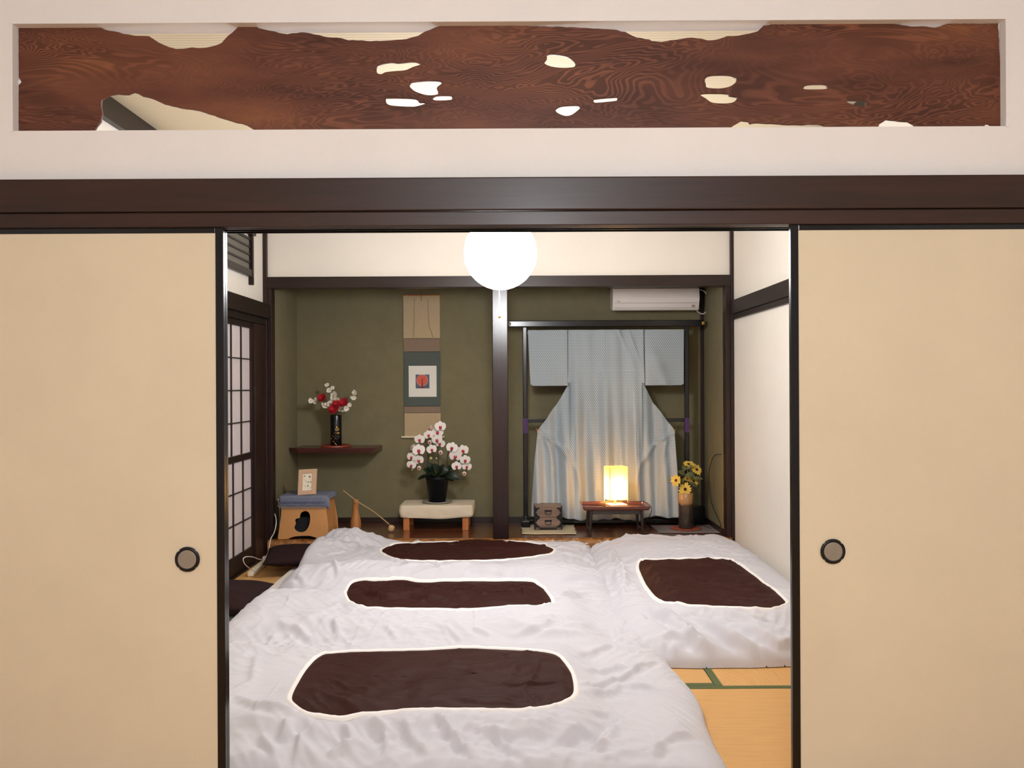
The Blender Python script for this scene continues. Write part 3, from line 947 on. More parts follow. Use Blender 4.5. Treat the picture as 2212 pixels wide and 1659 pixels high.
FL = {4: [([(1400, 1320), (1450, 1350), (1500, 1390), (1545, 1435)], 0.022, 0.028), ([(1470, 1325), (1540, 1365), (1610, 1400), (1650, 1432)], 0.020, 0.028),
          ([(1540, 1335), (1600, 1360), (1680, 1395), (1715, 1412)], 0.018, 0.026), ([(1600, 1335), (1660, 1358), (1712, 1376)], 0.014, 0.022),
          ([(1330, 1230), (1335, 1265), (1350, 1300)], 0.014, 0.022), ([(1320, 1190), (1345, 1235), (1352, 1285)], 0.012, 0.02),
          ([(1380, 1322), (1440, 1345), (1520, 1362)], 0.014, 0.022), ([(1435, 1372), (1470, 1378), (1510, 1418)], 0.018, 0.022),
          ([(1445, 1398), (1480, 1425)], 0.014, 0.018), ([(1500, 1345), (1570, 1385), (1600, 1420)], 0.012, 0.016), ([(1640, 1400), (1700, 1430)], 0.014, 0.018),
          ([(1400, 1225), (1500, 1235), (1560, 1228)], 0.005, 0.02), ([(1560, 1320), (1620, 1340), (1680, 1345)], 0.008, 0.018)],
      1: [([(1250, 1440), (1330, 1445), (1400, 1452)], 0.012, 0.02), ([(1240, 1415), (1320, 1403), (1400, 1420)], 0.012, 0.022), ([(1250, 1500), (1340, 1482), (1440, 1492)], 0.012, 0.024),
          ([(1250, 1482), (1320, 1470), (1380, 1447), (1420, 1440)], 0.014, 0.018), ([(1250, 1530), (1320, 1545), (1370, 1585)], 0.010, 0.02),
          ([(940, 1545), (980, 1600), (1030, 1650)], 0.016, 0.016), ([(870, 1560), (890, 1605), (930, 1640)], 0.014, 0.018), ([(800, 1560), (830, 1590), (840, 1640)], 0.014, 0.018),
          ([(740, 1570), (760, 1615), (705, 1640)], 0.014, 0.016), ([(1190, 1610), (1250, 1565), (1290, 1590)], 0.012, 0.018), ([(1340, 1555), (1310, 1600), (1280, 1625)], 0.014, 0.018),
          ([(1400, 1645), (1440, 1605), (1500, 1592)], 0.012, 0.02), ([(625, 1560), (605, 1610)], 0.013, 0.018), ([(505, 1500), (560, 1530), (640, 1545)], 0.012, 0.022),
          ([(560, 1600), (600, 1645)], 0.013, 0.02), ([(650, 1402), (590, 1385), (540, 1400)], 0.009, 0.02), ([(690, 1575), (650, 1600), (640, 1650)], 0.012, 0.014),
          ([(1060, 1570), (1100, 1620), (1150, 1650)], 0.013, 0.016), ([(1010, 1560), (1080, 1590), (1120, 1580)], 0.008, 0.014), ([(560, 1400), (545, 1470), (500, 1490)], 0.008, 0.022),
          ([(720, 1345), (725, 1365), (735, 1390)], 0.010, 0.016), ([(830, 1350), (860, 1385)], 0.009, 0.014), ([(960, 1350), (1000, 1388)], 0.010, 0.014),
          ([(1020, 1352), (1060, 1378)], 0.010, 0.014), ([(1100, 1375), (1180, 1352), (1260, 1338)], 0.010, 0.022), ([(1000, 1345), (1150, 1338), (1290, 1335)], 0.006, 0.02),
          ([(600, 1350), (640, 1365), (690, 1395)], 0.010, 0.018), ([(1300, 1345), (1340, 1380), (1390, 1400)], 0.012, 0.024), ([(850, 1480), (960, 1475), (1080, 1492)], 0.006, 0.014),
          ([(970, 1455), (1050, 1462)], 0.007, 0.012), ([(1060, 1488), (1150, 1480), (1230, 1482)], 0.007, 0.012), ([(980, 1515), (1060, 1525), (1150, 1520)], 0.007, 0.014), ([(1050, 1412), (1120, 1425), (1160, 1408)], 0.006, 0.012)],
      2: [([(690, 1228), (730, 1245), (790, 1238)], 0.009, 0.016), ([(880, 1228), (960, 1243)], 0.008, 0.016), ([(1200, 1262), (1260, 1252), (1315, 1264)], 0.012, 0.02),
          ([(1200, 1290), (1280, 1284)], 0.010, 0.02), ([(600, 1275), (640, 1258)], 0.008, 0.02), ([(1000, 1232), (1100, 1242)], 0.006, 0.014), ([(640, 1240), (660, 1260)], 0.01, 0.014),
          ([(780, 1288), (830, 1300), (900, 1292), (960, 1312)], 0.016, 0.016), ([(850, 1262), (905, 1272), (960, 1300)], 0.012, 0.013), ([(1010, 1265), (1060, 1300)], 0.010, 0.013),
          ([(900, 1312), (940, 1296), (1000, 1316)], 0.012, 0.012), ([(1100, 1262), (1140, 1290)], 0.007, 0.012), ([(940, 1262), (990, 1284), (1010, 1305)], 0.008, 0.011), ([(760, 1272), (860, 1276)], 0.007, 0.012)],
      3: [([(780, 1185), (810, 1178)], 0.008, 0.018), ([(1200, 1185), (1250, 1195), (1285, 1215)], 0.014, 0.02), ([(1200, 1200), (1260, 1212), (1300, 1235)], 0.014, 0.02),
          ([(1215, 1178), (1265, 1184), (1290, 1200)], 0.012, 0.016), ([(870, 1168), (900, 1172), (960, 1168)], 0.012, 0.02), ([(990, 1166), (1010, 1172)], 0.010, 0.016), ([(700, 1200), (760, 1190)], 0.006, 0.02)]}
BROWN = {1: pts(2.048, 480, 1340, [(305, 350), (330, 285), (375, 215), (430, 162), (500, 148), (650, 142), (850, 137), (1050, 128), (1200, 130), (1340, 137), (1460, 150), (1510, 185), (1545, 240), (1558, 300), (1550, 335), (1500, 365), (1420, 385), (1300, 394), (1000, 395), (820, 405), (620, 422), (520, 434), (450, 428), (380, 415), (335, 390)]),
         2: pts(2.633, 480, 1100, [(707, 490), (715, 455), (745, 420), (800, 405), (900, 402), (1040, 395), (1150, 400), (1320, 405), (1500, 405), (1680, 403), (1750, 412), (1810, 445), (1850, 480), (1872, 520), (1865, 545), (1800, 555), (1600, 563), (1400, 567), (1100, 570), (850, 570), (790, 560), (730, 530)]),
         3: pts(2.633, 480, 1100, [(907, 240), (950, 212), (1020, 196), (1200, 192), (1480, 184), (1700, 188), (1800, 202), (1870, 222), (1885, 238), (1860, 258), (1760, 275), (1600, 288), (1400, 298), (1150, 297), (1020, 292), (950, 270)]),
         4: pts(3.078, 1200, 1120, [(552, 320), (562, 292), (600, 283), (850, 278), (1130, 278), (1190, 300), (1260, 340), (1340, 395), (1430, 465), (1500, 525), (1533, 562), (1510, 578), (1430, 602), (1200, 597), (900, 583), (760, 570), (680, 540), (620, 480), (580, 410), (556, 350)])}
for k in BROWN:
    RIMS[k] = drop(BROWN[k] + [BROWN[k][0]], k)
for k in FL:
    for (L, amp, wd) in FL[k]:
        FOLDS[k].append(([tuple(q) for q in drop(L, k)], amp * {4: 1.5, 2: 1.7}.get(k, 1.25), wd * 1.05))

LAB = {1: 'nearest white duvet with large brown oval panel, bottom of the picture',
       2: 'middle of the three lengthwise white duvets, brown oval panel creased and shiny',
       3: 'farthest white duvet with thin-looking brown oval panel, against the alcove log',
       4: 'white duvet along the right wall with slanted brown panel'}
CELL = {1: 0.0072, 2: 0.0085, 3: 0.0095, 4: 0.0085}
for k in (1, 2, 3, 4):
    x0, x1, y0, y1 = DU[k][:4]
    t = thing('duvet', ((x0 + x1) / 2, (y0 + y1) / 2, 0.05), LAB[k], 'duvet', 'white duvets with brown centres')
    c = CELL[k]
    gx = np.arange(x0 - 0.06, x1 + 0.06, c)
    gy = np.arange(y0 - 0.06, y1 + 0.06, c)
    X, Y = np.meshgrid(gx, gy)
    D = rect_d(X, Y, k)
    e = 1e-3
    GX = (rect_d(X + e, Y, k) - D) / e
    GY = (rect_d(X, Y + e, k) - D) / e
    G2 = GX ** 2 + GY ** 2 + 1e-6
    out = D < 0.0
    X2 = np.where(out, X - D * GX / G2, X)
    Y2 = np.where(out, Y - D * GY / G2, Y)
    keep = D > -1.0 * c
    Z = H(X2, Y2, k)
    if k == 4:
        X2 = np.minimum(X2, XR - 0.004)
    Z = np.where(out, 0.003 if k in (1, 4) else Z, Z)
    nyy, nxx = X.shape
    idx = -np.ones(X.shape, int)
    F = []
    V = []
    kk = keep
    PB = drop([(p.x, p.y) for p in smooth_path([Vector((a_, b_, 0)) for a_, b_ in BROWN[k]], 3, True)], k)
    ins = np.zeros(X.shape, bool)
    for i_ in range(len(PB)):
        ax_, ay_ = PB[i_]; bx_, by_ = PB[(i_ + 1) % len(PB)]
        cr_ = ((ay_ > Y2) != (by_ > Y2)) & (X2 < (bx_ - ax_) * (Y2 - ay_) / (by_ - ay_ + 1e-12) + ax_)
        ins ^= cr_
    dB, _, _ = seg_dist(X2, Y2, [tuple(p_) for p_ in PB] + [tuple(PB[0])])
    kk = kk & ~(ins & (dB > 0.012))
    q = kk[:-1, :-1] & kk[1:, :-1] & kk[:-1, 1:] & kk[1:, 1:]
    used = np.zeros(X.shape, bool)
    used[:-1, :-1] |= q; used[1:, :-1] |= q; used[:-1, 1:] |= q; used[1:, 1:] |= q
    idx[used] = np.arange(used.sum())
    V = np.stack([X2[used], Y2[used], Z[used]], 1)
    jj, ii = np.nonzero(q)
    F = np.stack([idx[jj, ii], idx[jj, ii + 1], idx[jj + 1, ii + 1], idx[jj + 1, ii]], 1)
    me = mesh_py(V.tolist(), F.tolist())
    obj('duvet_cover', me, M['duvet'], t, smooth=True)
    # brown centre panel, following the same relief
    ol = smooth_path([Vector((a, b, 0)) for a, b in BROWN[k]], 8, True)
    W = drop([(p.x, p.y) for p in ol], k, True)
    cxy = 0.5 * (W.max(0) + W.min(0))
    nr_ = 46
    Vp = []
    n = len(W)
    def ringpts(f, dz):
        # rings pull in towards a horizontal spine so long panels stay evenly meshed
        hx = (W[:, 0].max() - W[:, 0].min()) / 2 * 0.62
        sx = np.clip(W[:, 0] - cxy[0], -hx, hx) + cxy[0]
        sp = np.stack([sx, np.full(n, cxy[1])], 1)
        Q = sp + (W - sp) * f
        return Q
    for r_ in range(nr_ + 1):
        f = r_ / nr_
        Q = ringpts(f, 0)
        z = H(Q[:, 0], Q[:, 1], k) + 0.0045 * (1 - f ** 12) + 0.0015
        Vp += [(a, b, cc) for (a, b), cc in zip(Q, z)]
    obj('centre_panel', gridmesh(Vp, n, nr_ + 1, True), M['brown_cloth'], t, smooth=True)
    # white piping band around it
    Vp = []
    nrm = W - cxy
    tn = np.roll(W, -1, 0) - np.roll(W, 1, 0)
    nrm = np.stack([tn[:, 1], -tn[:, 0]], 1)
    nrm /= np.linalg.norm(nrm, axis=1)[:, None] + 1e-9
    if ((W + nrm * 0.01 - cxy) ** 2).sum() < ((W - cxy) ** 2).sum():
        nrm = -nrm
    bw = {1: 0.017, 2: 0.016, 3: 0.018, 4: 0.016}[k]
    for (off, dz) in ((-0.003, 0.002), (0.0, 0.0065), (bw * 0.4, 0.0085), (bw * 0.8, 0.007), (bw, 0.002), (bw + 0.003, -0.004)):
        Q = W + nrm * off
        z = H(Q[:, 0], Q[:, 1], k) + dz
        Vp += [(a, b, cc) for (a, b), cc in zip(Q, z)]
    obj('white_border', gridmesh(Vp, n, 6, True), M['piping'], t, smooth=True)

def cushion(cx, cy, cz, hx, hy, hz, rot, m, name, parent=None, pw=3.2, n=28, corner=0.10):
    V = []
    R = Matrix.Rotation(rot, 3, 'Z')
    N = n
    for s in (1, -1):
        for j in range(N + 1):
            for i in range(N + 1):
                u, v = -1 + 2 * i / N, -1 + 2 * j / N
                d = (1 - abs(u) ** pw) * (1 - abs(v) ** pw)
                z = s * hz * max(0, d) ** 0.55
                px = u * hx * (1 - corner * (1 - v * v) * 0.5)
                py = v * hy * (1 - corner * (1 - u * u) * 0.5)
                z += 0.004 * float(noise2(u * 3 + cx, v * 3, 77)) * (d > 0)
                p = R @ Vector((px, py, z)) + Vector((cx, cy, cz))
                V.append(p)
    F = []
    off = (N + 1) ** 2
    for j in range(N):
        for i in range(N):
            a = j * (N + 1) + i
            F.append((a, a + 1, a + N + 2, a + N + 1))
            F.append((off + a, off + a + N + 1, off + a + N + 2, off + a + 1))
    me = mesh_py(V, F)
    bm = bmesh.new(); bm.from_mesh(me)
    bmesh.ops.remove_doubles(bm, verts=bm.verts, dist=0.0006)
    bm.to_mesh(me); bm.free()
    return obj(name, me, m, parent, smooth=True)

for k, lb in ((2, 'thin white mattress under the nearer dark pillow and middle duvet'), (3, 'thin white mattress under the farther dark pillow and farthest duvet')):
    x0, x1, y0, y1, h = MT[k]
    tag(box('mattress', x0, x1, y0, y1, 0.001, h - 0.004, M['mattress'], None, 0.022, 4), lb, 'mattress', 'floor mattresses')
for k, lb in ((1, 'thin white mattress hidden under the nearest duvet'), (4, 'thin white mattress hidden under the right-hand duvet')):
    x0, x1, y0, y1, h = MT[k]
    tag(box('mattress', x0, x1, y0, y1, 0.001, h - 0.012, M['mattress'], None, 0.02, 4), lb, 'mattress', 'floor mattresses')
tag(cushion(*PIL[2][0], M['pillow'], 'pillow'), 'nearer dark brown pillow at the left, beside the black door edge', 'pillow', 'dark pillows')
tag(cushion(*PIL[3][0], M['pillow'], 'pillow'), 'farther dark brown pillow in front of the plywood stool', 'pillow', 'dark pillows')
#NEXT

# ---------------------------------------------------------------- kimono rack and kimono
YK = 6.80
YR = 6.86
M['ties'] = mat('purple_tie', rgb(70, 40, 92), 0.7)
def pz(px, py, Y): return P(px, py, Y).z
def pxx(px, py, Y): return P(px, py, Y).x
rk = thing('kimono_rack', (pxx(1310, 900, YR), YR, zf), 'black lacquered stand spreading out the pale blue kimono', 'kimono stand')
zt_, zb_ = pz(1310, 692, YR), pz(1310, 707, YR)
xa, xb = pxx(1098, 700, YR), pxx(1521, 700, YR)
box('top_bar', xa, xb, YR - 0.016, YR + 0.016, zb_ + 0.004, zt_, M['rack'], rk, 0.008, 4)
xl_, xr_ = pxx(1134.5, 900, YR), pxx(1483.5, 900, YR)
for s, x in ((0, xl_), (1, xr_)):
    box('post', x - 0.018, x + 0.018, YR - 0.015, YR + 0.015, zf + 0.06, zb_ + 0.005, M['rack'], rk, 0.006, 3)
    box('foot', x - 0.035, x + 0.035, YR - 0.13, YR + 0.13, zf + 0.001, zf + 0.062, M['rack'], rk, 0.012, 4)
    box('purple_tie', x - 0.0195, x + 0.0195, YR - 0.0165, YR + 0.0165, pz(1310, 935, YR), pz(1310, 903, YR), M['ties'], rk, 0.003)
    V, F = lathevf([(0.019, 0), (0.021, 0.004), (0.021, 0.018), (0.019, 0.022)], n=20)
    R = Matrix.Rotation(math.pi / 2, 3, 'Y')
    xe = xa - 0.0005 if s == 0 else xb - 0.0215
    obj('end_cap', mesh_py([R @ Vector(v) + Vector((xe, YR, (zt_ + zb_) / 2 + 0.002)) for v in V], F), M['gold' if s else 'metal'], rk, smooth=True)
box('middle_bar', xl_ + 0.018, xr_ - 0.018, YR + 0.006, YR + 0.026, pz(1310, 912, YR), pz(1310, 904, YR), M['rack'], rk, 0.003)
box('lower_bar', xl_ + 0.035, xr_ - 0.035, YR - 0.012, YR + 0.012, zf + 0.02, zf + 0.05, M['rack'], rk, 0.003)
box('kimono_bar', xl_ + 0.018, xr_ - 0.018, YR - 0.02, YR - 0.002, pz(1310, 722, YR), pz(1310, 716, YR), M['rack'], rk, 0.003)

def kimono_mat():
    w = NT('kimono_silk')
    tc = w.n('ShaderNodeTexCoord')
    sp = w.n('ShaderNodeSeparateXYZ')
    w.l(tc.outputs['Object'], sp.inputs[0])
    cb = w.n('ShaderNodeCombineXYZ')
    w.l(sp.outputs['X'], cb.inputs['X'])
    w.l(sp.outputs['Z'], cb.inputs['Y'])
    bk = w.n('ShaderNodeTexBrick', Scale=1.0)
    bk.inputs['Brick Width'].default_value = 0.0165
    bk.inputs['Row Height'].default_value = 0.0125
    bk.inputs['Mortar Size'].default_value = 0.0034
    bk.inputs['Mortar Smooth'].default_value = 0.6
    bk.inputs['Color1'].default_value = (0, 0, 0, 1)
    bk.inputs['Color2'].default_value = (0, 0, 0, 1)
    bk.inputs['Mortar'].default_value = (1, 1, 1, 1)
    bk.offset = 0.5
    w.l(cb.outputs[0], bk.inputs['Vector'])
    # colour gradient: blue grey shoulders to whitish lower middle
    dx = w.n('ShaderNodeMath', operation='ABSOLUTE'); w.l(sp.outputs['X'], dx.inputs[0])
    d2 = w.n('ShaderNodeMath', operation='MULTIPLY'); d2.inputs[1].default_value = 0.9; w.l(dx.outputs[0], d2.inputs[0])
    zz = w.n('ShaderNodeMath', operation='ADD'); w.l(sp.outputs['Z'], zz.inputs[0]); w.l(d2.outputs[0], zz.inputs[1])
    base = w.ramp(zz.outputs[0], [(0.5, rgb(170, 182, 190)), (1.0, rgb(124, 142, 154))])
    zr = w.ramp(sp.outputs['Z'], [(0.3, rgb(176, 184, 190)), (1.0, rgb(122, 138, 150))])
    mxa = w.n('ShaderNodeMix', data_type='RGBA'); mxa.inputs[0].default_value = 0.5
    w.l(base, mxa.inputs[6]); w.l(zr, mxa.inputs[7])
    mx = w.n('ShaderNodeMix', data_type='RGBA')
    inv = w.n('ShaderNodeMath', operation='SUBTRACT'); inv.inputs[0].default_value = 1.0
    w.l(bk.outputs['Fac'], inv.inputs[1])
    k = w.n('ShaderNodeMath', operation='MULTIPLY'); k.inputs[1].default_value = 0.55
    w.l(inv.outputs[0], k.inputs[0])
    w.l(k.outputs[0], mx.inputs[0])
    w.l(mxa.outputs[2], mx.inputs[6])
    mx.inputs[7].default_value = rgb(214, 216, 216)
    w.l(mx.outputs[2], w.b.inputs['Base Color'])
    w.b.inputs['Roughness'].default_value = 0.75
    w.b.inputs['Sheen Weight'].default_value = 0.2
    return w.m
M['kimono'] = kimono_mat()
M['kimono_hem'] = mat('kimono_lining', rgb(226, 228, 228), 0.8)

kx = pxx(1310, 900, YK)
km = thing('kimono', (kx, YK, zf + 0.05), 'pale blue-grey kimono with small white dashes, spread on the black stand', 'kimono')
def sheet(name, fn, nu, nv, thick, m, parent):
    Pt = [fn(i / (nu - 1), j / (nv - 1)) for j in range(nv) for i in range(nu)]
    me = gridmesh(Pt, nu, nv)
    o = obj(name, me, m, parent, smooth=True)
    md = o.modifiers.new('thick', 'SOLIDIFY')
    md.thickness = thick
    md.offset = 1.0
    return o
# outline of the body in photograph points, row by row: (py, left px, right px)
rows = [(712, 1228, 1391), (760, 1228, 1391), (800, 1228, 1392), (833, 1226.5, 1393.5), (842, 1222, 1398), (870, 1205, 1413), (900, 1184, 1435), (922, 1167, 1452),
        (931, 1161, 1457.5), (942, 1160.5, 1457), (993, 1153.5, 1459.5), (1040, 1150, 1462.5), (1076, 1148, 1464), (1100, 1147, 1464.5), (1115, 1147, 1465)]
rz = [(pz(1310, r[0], YK), pxx(r[1], 900, YK), pxx(r[2], 900, YK)) for r in rows]
def body(u, v):
    t = v * (len(rz) - 1)
    # equal steps in height
    z = rz[0][0] + (rz[-1][0] - rz[0][0]) * v
    for a, b in zip(rz[:-1], rz[1:]):
        if b[0] <= z <= a[0] + 1e-6:
            f = (a[0] - z) / max(1e-6, a[0] - b[0])
            l, r = a[1] + (b[1] - a[1]) * f, a[2] + (b[2] - a[2]) * f
            break
    x = l + (r - l) * u
    # side flaps lie behind the middle panel: columns squeeze at the panel seams
    pxl, pxr = pxx(1232, 900, YK), pxx(1386, 900, YK)
    xn = (x - kx)
    down = max(0.0, min(1.0, (rz[3][0] - z) / 0.35))
    y = YK
    half = (pxr - pxl) / 2
    if abs(xn) > half:
        over = abs(xn) - half
        flap = 1 - max(0, min(1, (rz[8][0] - z) / 0.28))
        y += 0.028 * (1 - math.exp(-over / 0.008)) * flap * (1 if z < rz[3][0] + 0.02 else 0)
    # hanging folds, growing downwards
    A = 0.007 + 0.028 * max(0, min(1, (rz[2][0] - z) / 0.9))
    ph = xn * 26 + 0.6 * math.sin(z * 3.1)
    y -= A * 1.3 * math.cos(ph * (1 - 0.12 * down)) * (0.5 + 0.5 * math.cos(xn * 2.2))
    y -= 0.7 * A * math.sin(xn * 55 + 2 * z)
    y -= 0.004 * float(noise2(xn * 6 + z * 2.0, z * 2.2, 81))
    # shoulder creases on the right
    s = (xn - 0.10) - (rz[0][0] - z) * 0.42
    y -= 0.010 * math.exp(-(s / 0.018) ** 2) * max(0, 1 - (rz[0][0] - z) / 0.42)
    s = (xn - 0.18) - (rz[0][0] - z) * 0.36
    y -= 0.009 * math.exp(-(s / 0.014) ** 2) * max(0, 1 - (rz[0][0] - z) / 0.35)
    # drag folds swinging from the tied corners to the hem
    zc = rz[8][0]
    if z < zc + 0.05:
        for sg, sx in ((-1, 1), (1, 1)):
            xc = sg * 0.555
            q = (zc - z)
            px_ = xc - sg * (0.42 * (1 - math.exp(-q / 0.24)))
            w_f = 0.028 + 0.02 * q
            y -= 0.034 * math.exp(-((xn - px_) / w_f) ** 2) * min(1, q / 0.08 + 0.3) * max(0, 1 - q / 0.75)
            px2 = xc - sg * (0.13 * (1 - math.exp(-q / 0.12)))
            y -= 0.020 * math.exp(-((xn - px2) / 0.022) ** 2) * max(0, min(1, q / 0.1))
    # seams
    for sx in (1241, 1376, 1185, 1429):
        e = x - pxx(sx, 1000, YK)
        if z < zc + (0.02 if sx in (1185, 1429) else 0.05):
            y += 0.006 * math.exp(-(e / 0.004) ** 2)
    y += 0.003 * math.exp(-(xn / 0.003) ** 2)
    ztuck = pz(1310, 802, YK)
    if abs(xn) < half * 0.9:
        y += 0.005 * math.exp(-((z - ztuck) / 0.004) ** 2)
    if v > 0.97:
        z += 0.0
    # hem sags in the middle
    z -= 0.03 * (v ** 8) * (1 - (2 * u - 1) ** 2) + 0.01 * (v ** 6) * math.sin(u * 21)
    return (x, y, z)
sheet('body_panel', body, 220, 170, 0.006, M['kimono'], km)
def sleeve(sg):
    a = ([(712, 1141, 1227), (760, 1143, 1228), (833, 1146, 1227)] if sg < 0 else [(712, 1392, 1479), (760, 1392.5, 1478.5), (833, 1394, 1477.5)])
    zt2, zb2 = pz(1310, a[0][0], YK), pz(1310, a[-1][0], YK)
    def fn(u, v):
        z = zt2 + (zb2 - zt2) * v
        l = pxx(a[0][1] + (a[-1][1] - a[0][1]) * v, 900, YK)
        r = pxx(a[0][2] + (a[-1][2] - a[0][2]) * v, 900, YK)
        x = l + (r - l) * u
        uu = u if sg > 0 else 1 - u          # 0 at the body side
        # rounded outer bottom corner
        if v > 0.93:
            k = (v - 0.93) / 0.07
            cu = max(0, (uu - 0.93) / 0.07)
            z += 0.014 * cu * k * k
        y = YK + 0.004
        y -= 0.018 * math.exp(-((uu - 0.55 * v - 0.02) / 0.16) ** 2) * v
        y -= 0.009 * math.sin(uu * 5.2 + v * 1.4 + (0 if sg > 0 else 1.2)) * (0.4 + v)
        y -= 0.003 * float(noise2(u * 4 + sg, v * 5, 83))
        y += 0.010 * math.exp(-(uu / 0.05) ** 2)
        return (x, y, z)
    return fn
for sg in (-1, 1):
    sheet('sleeve', sleeve(sg), 60, 80, 0.006, M['kimono'], km)
# gold clips and strings that hold the corners open
for sg, (cxp, cyp), (tx, ty) in ((-1, (1162, 929), (1140, 909)), (1, (1457, 929), (1476, 909))):
    c = P(cxp, cyp, YK - 0.005)
    e = P(tx, ty, YR - 0.02)
    cl = thing('corner_clip', tuple(c), 'gold clip pulling the %s corner of the kimono to the black stand' % ('left' if sg < 0 else 'right'), 'clip', 'gold kimono clips')
    V, F = join([tubevf([c + Vector((sg * 0.018, 0, 0.012)), c + Vector((0, 0, 0)), c + Vector((-sg * 0.012, 0, 0.012))], 0.0035),
                 tubevf([c + Vector((sg * 0.002, 0, 0.004)), c + Vector((sg * 0.004, 0, -0.026))], 0.004)])
    obj('clip_body', mesh_py(V, F), M['gold'], cl, smooth=True)
    V, F = tubevf([c + Vector((sg * 0.018, 0, 0.012)), e], 0.0013)
    obj('string', mesh_py(V, F), M['cord_b'], cl)

# ---------------------------------------------------------------- hanging scroll
YS2 = YA - 0.012
def wbox(name, xa, xb, ya, yb, Y, m, parent, th=0.003, bev=0.0008):
    """a flat piece at depth Y between photograph points"""
    c0, c1 = P(xa, yb, Y), P(xb, ya, Y)
    return box(name, c0.x, c1.x, Y - th, Y, c0.z, c1.z, m, parent, bev, 1)
M['s_beige'] = mat('scroll_beige', rgb(176, 156, 124), 0.9, 0.03, 30)
M['s_mauve'] = mat('scroll_mauve', rgb(132, 112, 96), 0.9, 0.03, 30)
M['s_teal'] = mat('scroll_teal', rgb(80, 88, 84), 0.9, 0.04, 30)
sc_ = thing('hanging_scroll', (pxx(911, 800, YS2), YS2, pz(911, 945, YS2)), 'tall beige and grey-green hanging scroll with a small framed print in it', 'scroll')
wbox('upper_field', 871.5, 950, 638.5, 731, YS2, M['s_beige'], sc_)
wbox('upper_band', 872, 950.5, 731.3, 759.5, YS2, M['s_mauve'], sc_)
wbox('middle_field', 873, 951, 759.8, 877.5, YS2, M['s_teal'], sc_)
wbox('lower_band', 873.5, 951.3, 877.8, 891.7, YS2, M['s_mauve'], sc_)
wbox('lower_field', 874, 952, 892, 942, YS2, M['s_beige'], sc_)
for (a, b), (c, d), mm in (((867, 944), (960, 944), M['cream_cloth']), ((871, 638), (950, 638), M['orange_wood'])):
    p, q = P(a, b, YS2 - 0.006), P(c, d, YS2 - 0.006)
    q.z = p.z = (p.z + q.z) / 2
    V, F = tubevf([p, q], 0.0085 if b > 900 else 0.004, 14)
    o_ = obj('roller' if b > 900 else 'top_rod', mesh_py(V, F), mm, sc_, smooth=False)
V, F = tubevf([P(910, 627, YS2 - 0.004), P(910, 650, YS2 - 0.006)], 0.0018)
obj('hanging_loop', mesh_py(V, F), M['cord_b'], sc_)
for L, w_ in (([(896.5, 646), (896, 680), (895, 705), (894.5, 729)], 0.007), ([(924.5, 645), (925, 675), (927, 700), (933, 721), (936, 728)], 0.003)):
    c = smooth_path([P(a, b, YS2 - 0.008) for a, b in L], 5)
    Pt = []
    for i, p in enumerate(c):
        Pt += [(p.x - w_, p.y + 0.001, p.z), (p.x, p.y - 0.004, p.z), (p.x + w_, p.y + 0.001, p.z)]
    obj('wind_ribbon', gridmesh(Pt, 3, len(c)), M['s_beige'], sc_, smooth=False)
pf = thing('framed_print', (pxx(913, 823, YS2), YS2, pz(913, 823, YS2)), 'small white-mounted print of a red round tree, fixed to the hanging scroll', 'picture')
wbox('white_board', 883, 943, 790, 857.5, YS2 - 0.004, mat('white_board', rgb(225, 222, 212), 0.7), pf, 0.006, 0.0015)
wbox('print_sheet', 898, 927.5, 809, 839, YS2 - 0.0102, mat('slate_print', rgb(84, 92, 112), 0.8, 0.15, 60), pf, 0.0012, 0)
c = P(912, 821.5, YS2 - 0.0116)
V, F = lathevf([(0.0455, 0), (0.0455, 0.0008), (0.043, 0.001), (0.001, 0.001)], n=40)
R = Matrix(((1, 0, 0), (0, 0, -1), (0, 1, 0)))
obj('tree_crown', mesh_py([R @ Vector(v) * 1.0 + c for v in V], F), mat('tree_red', rgb(206, 92, 76), 0.8, 0.2, 80), pf)
V, F = lathevf([(0.0485, 0), (0.0485, 0.0004), (0.001, 0.0005)], n=40)
obj('crown_rim', mesh_py([R @ Vector(v) + c for v in V], F), mat('tree_rim', rgb(196, 176, 172), 0.8, 0.2, 80), pf)
w0 = P(912, 838.5, YS2 - 0.0131)
tp = [(-0.022, 0), (0.022, 0), (0.006, 0.02), (0.004, 0.06), (0.006, 0.085), (0, 0.075), (-0.006, 0.088), (-0.003, 0.06), (-0.006, 0.02)]
obj('tree_trunk', mesh_py([(w0.x + a, w0.y, w0.z + b) for a, b in tp], [tuple(range(9))]), mat('tree_bark', rgb(126, 48, 44), 0.8), pf)

# ---------------------------------------------------------------- air conditioner
YC = 6.86
a0 = P(1324, 621, YC); a1 = P(1512, 669, YC)
ac = thing('air_conditioner', ((a0.x + a1.x) / 2, YA, a1.z), 'long white air conditioner high on the olive wall above the kimono', 'air conditioner')
H_ = a0.z + 0.012 - a1.z
prof = [(0.0, H_), (-0.15, H_), (-0.185, H_ - 0.02), (-0.195, H_ * 0.48), (-0.19, H_ * 0.44), (-0.165, 0.012), (-0.15, 0.0), (0.0, 0.02)]
V, F = [], []
for x in (a0.x, a1.x):
    for (yy, zz) in prof:
        V.append((x, YA - 0.001 + yy, a1.z + zz))
n = len(prof)
for i in range(n):
    F.append((i, (i + 1) % n, n + (i + 1) % n, n + i))
F += [tuple(reversed(range(n))), tuple(range(n, 2 * n))]
obj('housing', bev_mesh((V, F), 0.005, 2), M['white_plastic'], ac)
def on_ac(t):   # point on the sloping lower front, t from 0 (bottom) to 1
    return (YA - 0.001 - 0.165 - 0.025 * t, a1.z + 0.012 + (H_ * 0.44 - 0.012) * t)
y_0, z_0 = on_ac(0.16); y_1, z_1 = on_ac(0.60)
